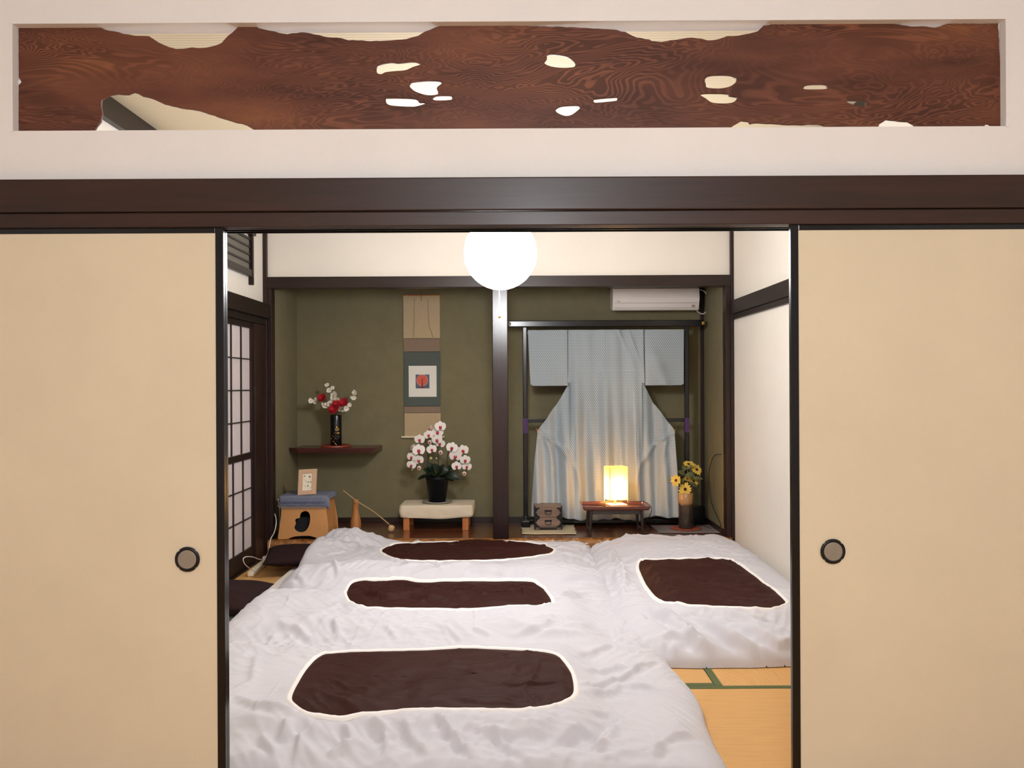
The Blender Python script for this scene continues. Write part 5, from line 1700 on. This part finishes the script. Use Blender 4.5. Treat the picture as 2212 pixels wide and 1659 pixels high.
for L in ([(610, 830), (580, 700), (575, 560), (560, 440), (530, 380), (470, 400), (430, 500), (400, 600), (385, 720)],
          [(690, 830), (702, 700), (700, 560), (700, 420), (720, 300), (740, 230)],
          [(745, 830), (800, 700), (812, 580), (840, 490), (900, 450), (980, 480), (1030, 580), (1050, 700), (1020, 800)],
          [(700, 480), (660, 420), (620, 330), (590, 270)], [(720, 300), (650, 280), (600, 260)], [(850, 500), (900, 560), (915, 650), (920, 710)]):
    pa = smooth_path([P(*q4(a, b), YO + (0.01 if i > 2 else 0.0)) for i, (a, b) in enumerate(L)], 5)
    V, F = tubevf(pa, 0.0032, 6, True, (1.2, 0.6))
    obj('flower_stem', mesh_py(V, F), stem_m, orc, smooth=True)
lf = [((690, 800), (560, 665), 12, 0.03, -0.06), ((640, 790), (520, 740), 11, 0.02, -0.08), ((700, 800), (820, 760), 16, 0.05, -0.06), ((760, 800), (965, 858), 13, 0.04, -0.05), ((720, 810), (640, 670), 14, 0.05, -0.10),
      ((760, 810), (885, 880), 7, 0.01, -0.03), ((640, 810), (545, 800), 11, 0.03, -0.09), ((760, 780), (870, 705), 8, 0.02, 0.04), ((600, 810), (455, 862), 6, 0.02, 0.06), ((720, 800), (765, 680), 7, 0.02, 0.05), ((700, 820), (600, 790), 16, 0.03, -0.12)]
for i, (a, b, w, bend, dy) in enumerate(lf):
    A = P(*q4(*a), YO); B = P(*q4(*b), YO + dy)
    obj('leaf', leafmesh(A, B, w * so * 0.75, bend * 0.7, (0, -1, 0.5)), M['leaf'], orc, smooth=True)

# ---------------------------------------------------------------- small drawer chest on a cloth
zmat = 0.133
def floor_quad(name, quad, z, m, label, cat, th=0.004, wob=0.004, seed=1, n=24):
    """cloth lying on the boards: corners given as photograph points"""
    W4 = []
    for (px_, py_) in quad:
        v = (CY - py_) / FPX
        u = (px_ - CX) / FPX
        dz = u * RT.z + v * UP.z
        Y = (EYE - z) / -dz
        W4.append(P(px_, py_, Y))
    Pt = []
    for j in range(n):
        for i in range(n):
            u, v = i / (n - 1), j / (n - 1)
            p = W4[0] * (1 - u) * (1 - v) + W4[1] * u * (1 - v) + W4[2] * u * v + W4[3] * (1 - u) * v
            e = 4 * max(u * (1 - u), v * (1 - v))
            edge = (i in (0, n - 1)) or (j in (0, n - 1))
            nz = float(noise2(u * 5, v * 5, seed))
            Pt.append((p.x + (wob * nz if edge else 0), p.y + (wob * nz if edge else 0), z + 0.0015 + 0.0012 * nz))
    o = obj(name, gridmesh(Pt, n, n), m, None, smooth=True)
    md = o.modifiers.new('t', 'SOLIDIFY'); md.thickness = th; md.offset = -1
    return tag(o, label, cat)
floor_quad('cloth_mat', [(1128, 1153.5), (1246, 1153.5), (1238, 1133), (1127, 1133)], 0.137, mat('cream_mat', rgb(196, 182, 152), 0.95, 0.05, 60, 0.5, 200), 'cream folded cloth under the small drawer chest', 'cloth', 0.004, 0.018, 4)
YCh = 6.60
c0, c1 = P(1154.5, 1146, YCh), P(1214, 1094, YCh)
zc0 = 0.1405
chh = c1.z - c0.z
ch = thing('drawer_chest', ((c0.x + c1.x) / 2, YCh + 0.08, zc0), 'miniature two-drawer wooden chest with black iron fittings, left of the tray table', 'chest')
wch = wood('grey_chest_wood', rgb(96, 78, 70), rgb(136, 112, 98), 0, 0.5, 0.15, 12, 40)
box('carcass', c0.x, c1.x, YCh + 0.006, YCh + 0.17, zc0, zc0 + chh, wch, ch, 0.003)
dw = c1.x - c0.x
for k in range(2):
    za = zc0 + 0.022 + k * (chh - 0.03) / 2
    zb3 = za + (chh - 0.03) / 2 - 0.006
    dr = box('drawer', c0.x + 0.010, c1.x - 0.010, YCh - 0.002, YCh + 0.006, za, zb3, wch, ch, 0.002)
    xm = (c0.x + c1.x) / 2; zm = (za + zb3) / 2
    V, F = tubevf(smooth_path([(xm - 0.022, YCh - 0.006, zm + 0.012), (xm - 0.022, YCh - 0.012, zm - 0.004), (xm - 0.012, YCh - 0.014, zm - 0.014), (xm + 0.012, YCh - 0.014, zm - 0.014), (xm + 0.022, YCh - 0.012, zm - 0.004), (xm + 0.022, YCh - 0.006, zm + 0.012)], 4), 0.0022, 8)
    obj('handle', mesh_py(V, F), M['iron'], dr, smooth=True)
    box('handle_plate', xm - 0.028, xm + 0.028, YCh - 0.005, YCh - 0.0022, zm + 0.006, zm + 0.019, M['iron'], dr, 0.001)
    for sx in (-1, 1):
        for sz in (-1, 1):
            xe = c0.x + 0.0095 if sx < 0 else c1.x - 0.0095
            ze = za - 0.001 if sz < 0 else zb3 + 0.001
            T3 = [(xe, ze), (xe - sx * 0.034, ze), (xe - sx * 0.030, ze - sz * 0.010), (xe - sx * 0.015, ze - sz * 0.016), (xe - sx * 0.008, ze - sz * 0.032), (xe, ze - sz * 0.036)]
            Vv = [(a, YCh - 0.0035, b) for a, b in T3] + [(a, YCh - 0.001, b) for a, b in T3]
            F = [tuple(range(6)), tuple(reversed(range(6, 12)))] + [(i, (i + 1) % 6, (i + 1) % 6 + 6, i + 6) for i in range(6)]
            obj('corner_fitting', mesh_py(Vv, F), M['iron'], dr)
for (xa_, xb2) in ((c0.x - 0.001, c0.x + 0.009), (c1.x - 0.009, c1.x + 0.001)):
    box('edge_strip', xa_, xb2, YCh + 0.0035, YCh + 0.03, zc0 + 0.001, zc0 + chh - 0.001, M['iron'], ch, 0.001)
box('base_strip', c0.x + 0.04, c1.x - 0.04, YCh + 0.0005, YCh + 0.006, zc0 + 0.004, zc0 + 0.014, M['iron'], ch, 0.001)

# ---------------------------------------------------------------- tray table and lantern
YT = 6.36
YT1 = 6.68
zt3 = EYE - (1096 - CY) / FPX * YT        # top of the front rim
tx0, tx1 = pxx(1259, 1096, YT), pxx(1406, 1096, YT)
tcx = (tx0 + tx1) / 2
tb = thing('tray_table', (tcx, (YT + YT1) / 2, zf), 'low folding lacquer tray table carrying the lit paper lantern', 'table')
redl = mat('tray_lacquer', rgb(96, 50, 42), 0.25, 0.08, 20, coat=0.6)
dkl = mat('table_lacquer', rgb(34, 24, 22), 0.3, 0.08, 20, coat=0.5)
base_ = rr_path(tx0 + 0.012, tx1 - 0.012, YT + 0.012, YT1 - 0.012, 0.012, 4)
cyt = (YT + YT1) / 2
lv = [(0.0, -0.022), (0.96, -0.022), (1.0, -0.018), (1.03, 0.0), (1.042, 0.0), (1.03, -0.018), (0.99, -0.030), (0.3, -0.030)]
Vv = []
for f, dz in lv:
    for (x, y) in base_:
        Vv.append((tcx + (x - tcx) * f, cyt + (y - cyt) * (1 + (f - 1) * 1.3), zt3 + dz))
obj('tray_top', gridmesh(Vv, len(base_), len(lv), True), redl, tb)
ztb = zt3 - 0.031
box('apron', tx0 + 0.055, tx1 - 0.055, YT + 0.03, YT + 0.045, ztb - 0.03, ztb, dkl, tb, 0.003)
box('apron', tx0 + 0.055, tx1 - 0.055, YT1 - 0.045, YT1 - 0.03, ztb - 0.03, ztb, dkl, tb, 0.003)
for sx in (-1, 1):
    for sy in (0, 1):
        y = (YT + 0.024) if sy == 0 else (YT1 - 0.05)
        xt = tcx + sx * (tx1 - tx0) * 0.37
        pa = [(xt, y + 0.012, ztb), (xt + sx * 0.004, y + 0.012, ztb - 0.06), (xt + sx * 0.008, y + 0.012, zf + 0.05), (xt + sx * 0.010, y + 0.012, zf + 0.001)]
        V, F = tubevf(smooth_path(pa, 4), 0.0105, 8, True, (1.3, 0.95))
        obj('leg', mesh_py(V, F), dkl, tb, smooth=True)
    xt = tcx + sx * (tx1 - tx0) * 0.37
    V, F = tubevf(smooth_path([(xt, YT + 0.036, ztb - 0.005), (xt - sx * 0.02, YT + 0.036, ztb - 0.008), (xt - sx * 0.045, YT + 0.036, ztb - 0.004)], 4), 0.006, 8)
    obj('bracket', mesh_py(V, F), dkl, tb, smooth=True)
    box('foot_rail', xt + sx * 0.010 - 0.006, xt + sx * 0.010 + 0.006, YT + 0.05, YT1 - 0.055, zf + 0.03, zf + 0.042, dkl, tb, 0.002)

YLn = 6.50
lc = P(1330.5, 1040, YLn)
ln = thing('paper_lantern', (lc.x, YLn, zt3 - 0.0215), 'glowing square yellow paper lantern on the tray table', 'lamp')
rot = Matrix.Rotation(math.radians(16), 3, 'Z')
zl0, zl1 = pz(1330, 1078, YLn), pz(1330, 1007.5, YLn)
def rbox(name, hx, hy, za, zb, m, parent, cx_=lc.x, cy_=YLn, bev=0.002, taper=1.0):
    V, F = boxvf(-hx, hx, -hy, hy, 0, 1)
    V = [rot @ Vector((x * (taper if z else 1), y * (taper if z else 1), 0)) + Vector((cx_, cy_, zb if z else za)) for x, y, z in V]
    return obj(name, bev_mesh((V, F), bev, 2), m, parent)
shade = bpy.data.materials.new('lantern_paper')
shade.use_nodes = True
nt = shade.node_tree
for n_ in list(nt.nodes): nt.nodes.remove(n_)
o1 = nt.nodes.new('ShaderNodeOutputMaterial')
df = nt.nodes.new('ShaderNodeBsdfDiffuse'); df.inputs[0].default_value = rgb(214, 180, 100)
tl = nt.nodes.new('ShaderNodeBsdfTranslucent'); tl.inputs[0].default_value = rgb(236, 200, 112)
mx_ = nt.nodes.new('ShaderNodeMixShader'); mx_.inputs[0].default_value = 0.42
nt.links.new(df.outputs[0], mx_.inputs[1]); nt.links.new(tl.outputs[0], mx_.inputs[2]); nt.links.new(mx_.outputs[0], o1.inputs[0])
hs = 0.0755
# four paper walls, open at top and bottom
V, F = [], []
for z in (zl0, zl1):
    for (a, b) in ((-1, -1), (1, -1), (1, 1), (-1, 1)):
        v = rot @ Vector((a * hs, b * hs * 0.8, 0))
        V.append((lc.x + v.x, YLn + v.y, z))
F = [(0, 1, 5, 4), (1, 2, 6, 5), (2, 3, 7, 6), (3, 0, 4, 7)]
o_ = obj('paper_shade', mesh_py(V, F), shade, ln)
pale = mat('pale_wood', rgb(222, 186, 136), 0.6, 0.04, 20)
for (a, b) in ((-1, -1), (1, -1), (1, 1), (-1, 1)):
    v = rot @ Vector((a * (hs - 0.003), b * (hs * 0.8 - 0.003), 0))
    box('corner_rod', lc.x + v.x - 0.002, lc.x + v.x + 0.002, YLn + v.y - 0.002, YLn + v.y + 0.002, zl0 - 0.02, zl1 - 0.002, pale, ln, 0)
zbase = zt3 - 0.0215
rbox('base_block', hs * 0.92, hs * 0.75, zbase + 0.0005, zbase + 0.026, pale, ln, lc.x + 0.002, YLn - 0.01, 0.004)
bc = Vector((lc.x - 0.008, YLn, zl0 + 0.085))
V, F = lathevf([(0.008, -0.055), (0.010, -0.03), (0.024, -0.005), (0.028, 0.012), (0.024, 0.028), (0.010, 0.038), (0.001, 0.04)], bc, 24)
bm2 = bpy.data.materials.new('bulb_glow'); bm2.use_nodes = True
pb = bm2.node_tree.nodes['Principled BSDF']
pb.inputs['Emission Color'].default_value = (1.0, 0.76, 0.50, 1)
pb.inputs['Emission Strength'].default_value = TABLE_POWER / (4 * math.pi * math.pi * 0.026 ** 2)
obj('bulb', mesh_py(V, F), bm2, ln, smooth=True)
V, F = tubevf([bc + Vector((0, 0, -0.05)), Vector((bc.x, bc.y, zbase + 0.024))], 0.010, 12)
obj('socket', mesh_py(V, F), pale, ln, smooth=True)
q6 = lambda x, y: (1080 + x / 4.096, 920 + y / 4.096)
cp = [P(*q6(1135, 683), 6.46), P(*q6(1200, 676), 6.44), P(*q6(1262, 668), 6.43), P(*q6(1318, 694), 6.47), P(*q6(1340, 735), 6.52), P(*q6(1325, 795), 6.55), P(*q6(1292, 835), 6.56), P(*q6(1283, 870), 6.55)]
fz = zf + 0.0035
def onfloor(px_, py_, z):
    u, v = (px_ - CX) / FPX, (CY - py_) / FPX
    dz = u * RT.z + v * UP.z
    Y = (EYE - z) / -dz
    return P(px_, py_, Y)
cp += [onfloor(*q6(1340, 905), fz), onfloor(*q6(1370, 880), fz), onfloor(*q6(1440, 822), fz), onfloor(*q6(1480, 812), fz), onfloor(*q6(1520, 828), fz), onfloor(*q6(1640, 850), fz + 0.008), onfloor(*q6(1790, 880), fz + 0.008)]
cp += [onfloor(*q6(1880, 912), fz), onfloor(*q6(1960, 912), fz), P(*q6(2003, 892), 6.44), P(*q6(1990, 830), 6.50), P(*q6(1925, 720), 6.68), P(*q6(1888, 600), 6.80), P(*q6(1880, 440), 6.82), P(*q6(1915, 310), 6.72), P(*q6(1950, 258), 6.60), P(*q6(2003, 252), 6.42)]
for p in cp: p.x = min(p.x, AXR - 0.016)
V, F = tubevf(smooth_path(cp, 6), 0.0026, 7)
obj('power_cord', mesh_py(V, F), M['cord_b'], ln, smooth=True)

# ---------------------------------------------------------------- vase with yellow daisies on a mat
M['grid_mat'] = None
w = NT('checked_mat')
v = w.coords()
bk = w.n('ShaderNodeTexBrick', Scale=1.0)
for a_, b_ in (('Brick Width', 0.02), ('Row Height', 0.02), ('Mortar Size', 0.0022), ('Mortar Smooth', 0.3)):
    bk.inputs[a_].default_value = b_
bk.inputs['Color1'].default_value = rgb(138, 130, 130); bk.inputs['Color2'].default_value = rgb(126, 120, 122); bk.inputs['Mortar'].default_value = rgb(92, 84, 88)
bk.offset = 0.0
w.l(v, bk.inputs['Vector']); w.l(bk.outputs['Color'], w.b.inputs['Base Color']); w.b.inputs['Roughness'].default_value = 0.9
floor_quad('placemat', [(1424, 1151.5), (1563, 1151), (1543, 1134), (1405, 1135)], 0.1335, w.m, 'grey checked placemat under the vase of yellow flowers', 'mat', 0.002, 0.002, 8)
YV = 6.66
vcn = P(1481.5, 1143, YV)
V, F = lathevf([(0.125, 0), (0.126, 0.002), (0.123, 0.003), (0.002, 0.003)], (vcn.x, YV, 0.1375), 44)
tag(obj('round_coaster', mesh_py(V, F), mat('rust_felt', rgb(142, 66, 42), 0.9, 0.1, 80)), 'round rust-red coaster under the brown vase', 'coaster')
zv = 0.1412
sv = YV / FPX
hv = (1142 - 1066) * sv
def vase_mat():
    w = NT('brown_glaze')
    tc = w.n('ShaderNodeTexCoord'); sp = w.n('ShaderNodeSeparateXYZ'); w.l(tc.outputs['Object'], sp.inputs[0])
    nz = w.n('ShaderNodeTexNoise', Scale=9.0, Detail=4.0, Distortion=1.2); w.l(tc.outputs['Object'], nz.inputs['Vector'])
    m1 = w.n('ShaderNodeMath', operation='MULTIPLY'); m1.inputs[1].default_value = 0.35; w.l(nz.outputs['Fac'], m1.inputs[0])
    m2 = w.n('ShaderNodeMath', operation='MULTIPLY_ADD'); m2.inputs[1].default_value = 3.4; w.l(sp.outputs['Z'], m2.inputs[0]); w.l(m1.outputs[0], m2.inputs[2])
    w.l(w.ramp(m2.outputs[0], [(0.55, rgb(50, 44, 42)), (0.8, rgb(74, 58, 44)), (0.86, rgb(150, 112, 74)), (1.0, rgb(170, 130, 88))]), w.b.inputs['Base Color'])
    w.b.inputs['Roughness'].default_value = 0.25
    w.b.inputs['Coat Weight'].default_value = 0.4
    return w.m
dv = thing('brown_vase', (vcn.x, YV, zv), 'brown glazed cylinder vase at the right end of the alcove', 'vase')
V, F = lathevf([(15.3 * sv, 0), (16.0 * sv, 0.006), (15.6 * sv, hv * 0.3), (16.0 * sv, hv * 0.7), (16.9 * sv, hv - 0.004), (16.2 * sv, hv), (14.8 * sv, hv - 0.003), (13.8 * sv, hv * 0.6), (0.002, hv * 0.58)], (0, 0, 0), 40)
vme = mesh_py(V, F)
o_ = obj('vase_body', vme, vase_mat(), dv, loc=(vcn.x, YV, zv), smooth=True)
dz_ = thing('daisy_bouquet', (vcn.x, YV, zv + hv * 0.6), 'yellow daisies with dark centres in the brown vase', 'flowers')
yel = mat('yellow_petal', rgb(226, 192, 84), 0.7, 0.06, 40)
drk = mat('dark_disc', rgb(62, 26, 14), 0.9, 0.2, 90)
dlist = [(1668, 340, 52, (0.1, -0.55, 1.0)), (1738, 388, 56, (0.5, -0.9, 0.7)), (1558, 482, 50, (-0.7, -1, 0.1)), (1712, 490, 52, (0.5, -0.8, 0.7)), (1638, 560, 58, (0, -1, 0.1)), (1660, 470, 34, (-0.1, -0.6, 0.8))]
mouth = Vector((vcn.x, YV, zv + hv * 0.62))
rim = Vector((vcn.x, YV, zv + hv))
for i, (x, y, r, fc) in enumerate(dlist):
    c = P(*q6(x, y), YV - (0.07 if i in (2, 4) else 0.0) + 0.01 * i)
    r_ = r / 4.096 * sv
    blossom(c, r_ * 1.05, 14, yel, fc, 'yellow_daisy', dz_, 0.05, i + 200, drk)
    fcn = Vector(fc).normalized()
    pa = smooth_path([mouth + Vector((0.006 * (i - 2.5), 0, 0)), rim + Vector((0.008 * (i - 2.5), 0, 0.0)), rim * 0.4 + (c - fcn * 0.03) * 0.6, c - fcn * 0.003], 5)
    V, F = tubevf(pa, 0.003, 6)
    obj('flower_stem', mesh_py(V, F), mat('olive_stem', rgb(96, 100, 54), 0.7) if i == 0 else bpy.data.materials['olive_stem'], dz_, smooth=True)
olf = mat('olive_leaf', rgb(88, 92, 52), 0.7, 0.1, 20)
for i, (a, b, w_) in enumerate([((1640, 440), (1575, 400), 30), ((1640, 440), (1720, 430), 34), ((1630, 400), (1620, 350), 30), ((1600, 500), (1630, 470), 28), ((1700, 460), (1795, 470), 22), ((1680, 500), (1745, 545), 22), ((1650, 380), (1700, 350), 24), ((1590, 520), (1560, 440), 18)]):
    A = P(*q6(*a), YV - 0.01); B = P(*q6(*b), YV - 0.03 + 0.02 * (i % 3))
    obj('leaf', leafmesh(A, B, w_ / 4.096 * sv * 0.7, 0.008, (0.1, -1, 0.5), 6), olf, dz_, smooth=True)
# dark speaker-like box behind the vase
bb0, bb1 = P(1493, 1124, 6.93), P(1532, 1096, 6.93)
bbx = thing('black_adapter', ((bb0.x + AXR - 0.03) / 2, 6.95, zf), 'small black box in the dark corner behind the brown vase', 'box')
box('box_body', bb0.x, AXR - 0.032, 6.88, 6.97, zf + 0.001, bb1.z, M['black'], bbx, 0.006)
box('box_lid', bb0.x - 0.006, AXR - 0.034, 6.875, 6.975, bb1.z + 0.0005, bb1.z + 0.014, M['black'], bbx, 0.003)

# ---------------------------------------------------------------- power strip, outlet, cords at the left
os_ = P(591, 1087, 6.52)
ol_ = thing('wall_outlet', (AXL, 6.56, os_.z), 'white wall outlet with plugs low on the olive wall left of the stool', 'outlet')
box('cover_plate', AXL + 0.0005, AXL + 0.008, 6.50, 6.57, os_.z - 0.055, os_.z + 0.055, M['white_plastic'], ol_, 0.003)
for dz2 in (0.028, -0.024):
    box('plug', AXL + 0.0085, AXL + 0.036, 6.515, 6.55, os_.z + dz2 - 0.014, os_.z + dz2 + 0.014, M['white_plastic'], ol_, 0.005, 3)
sp0, sp1 = onfloor(541, 1240, 0.02), onfloor(575, 1212, 0.02)
ang = math.atan2(sp1.y - sp0.y, sp1.x - sp0.x)
L_ = (sp1 - sp0).length
ps = thing('power_strip', tuple((sp0 + sp1) / 2 + Vector((0, 0, -0.02))), 'cream power strip lying on the tatami beside the paper screen', 'power strip')
mid = (sp0 + sp1) / 2
Rz = Matrix.Rotation(ang, 3, 'Z')
def lbox(name, xa, xb, ya, yb, za, zb, m, parent, bev=0.002):
    V, F = boxvf(xa, xb, ya, yb, za, zb)
    V = [Rz @ Vector(v) + Vector((mid.x, mid.y, 0.0025)) for v in V]
    return obj(name, bev_mesh((V, F), bev, 2), m, parent)
lbox('strip_body', -L_ / 2, L_ / 2, -0.021, 0.021, 0, 0.032, M['ivory_plastic'], ps, 0.005)
slot = mat('slot_dark', rgb(96, 84, 66), 0.7)
for i in range(6):
    x = -L_ / 2 + 0.045 + i * (L_ - 0.09) / 5
    so_ = lbox('socket', x - 0.018, x + 0.018, -0.015, 0.015, 0.0315, 0.0335, M['ivory_plastic'], ps, 0.001)
    lbox('slot', x - 0.007, x - 0.0045, -0.006, 0.006, 0.0333, 0.0342, slot, so_, 0)
    lbox('slot', x + 0.0045, x + 0.007, -0.006, 0.006, 0.0333, 0.0342, slot, so_, 0)
lbox('plug', L_ / 2 - 0.06, L_ / 2 - 0.025, -0.012, 0.012, 0.0345, 0.06, M['white_plastic'], ps, 0.004)
q8 = lambda x, y: (480 + x / 4.366, 880 + y / 4.366)
zz = 0.006
A_ = [P(*q8(497, 900), 6.50), P(*q8(492, 960), 6.42), P(*q8(506, 1040), 6.33), P(*q8(508, 1100), 6.24), P(*q8(490, 1180), 6.22), P(*q8(458, 1240), 6.20), P(*q8(440, 1330), 6.12)]
A_ += [onfloor(*q8(418, 1395), zz + 0.02), onfloor(*q8(385, 1430), zz), onfloor(*q8(345, 1432), zz), onfloor(*q8(290, 1412), zz), onfloor(*q8(232, 1408), zz), onfloor(*q8(200, 1425), zz), onfloor(*q8(203, 1460), zz), onfloor(*q8(228, 1495), zz), onfloor(*q8(262, 1520), 0.015)]
A_[0].x = max(A_[0].x, AXL + 0.036)
def at_screen(px_, py_, xw=-1.80):
    u, v = (px_ - CX) / FPX, (CY - py_) / FPX
    return P(px_, py_, xw / (u * RT.x + v * UP.x))
for i_, q_ in ((8, (385, 1430)), (9, (345, 1432)), (10, (290, 1412)), (11, (232, 1408)), (12, (200, 1425)), (13, (203, 1460)), (14, (228, 1495))):
    if A_[i_].x < -1.80:
        A_[i_] = at_screen(*q8(*q_))
for p in A_: p.x = max(p.x, XL + 0.03)
V, F = tubevf(smooth_path(A_, 6), 0.0036, 8)
tag(obj('extension_cord', mesh_py(V, F), M['cord_w'], smooth=True), 'white cord running from the wall outlet down to the power strip', 'cord')
B_ = [P(*q8(497, 885), 6.48), P(*q8(512, 862), 6.46), P(*q8(528, 880), 6.44), P(*q8(536, 930), 6.42), P(*q8(541, 1000), 6.43), P(*q8(543, 1060), 6.46), P(*q8(540, 1140), 6.50)]
B_[0].x = max(B_[0].x, AXL + 0.036)
V, F = tubevf(smooth_path(B_, 6), 0.003, 8)
tag(obj('thin_cord', mesh_py(V, F), M['cord_w'], smooth=True), 'thin white cord looping from the outlet behind the plywood stool', 'cord')
C_ = [onfloor(*q8(415, 1440), 0.05), onfloor(*q8(440, 1405), 0.04), onfloor(*q8(475, 1378), 0.02), onfloor(*q8(498, 1368), 0.01), onfloor(*q8(480, 1395), 0.006), onfloor(*q8(455, 1420), 0.006), onfloor(*q8(445, 1460), 0.006)]
V, F = tubevf(smooth_path(C_, 6), 0.003, 8)
tag(obj('short_cord', mesh_py(V, F), M['cord_w'], smooth=True), 'short white cord looped beyond the far end of the power strip', 'cord')
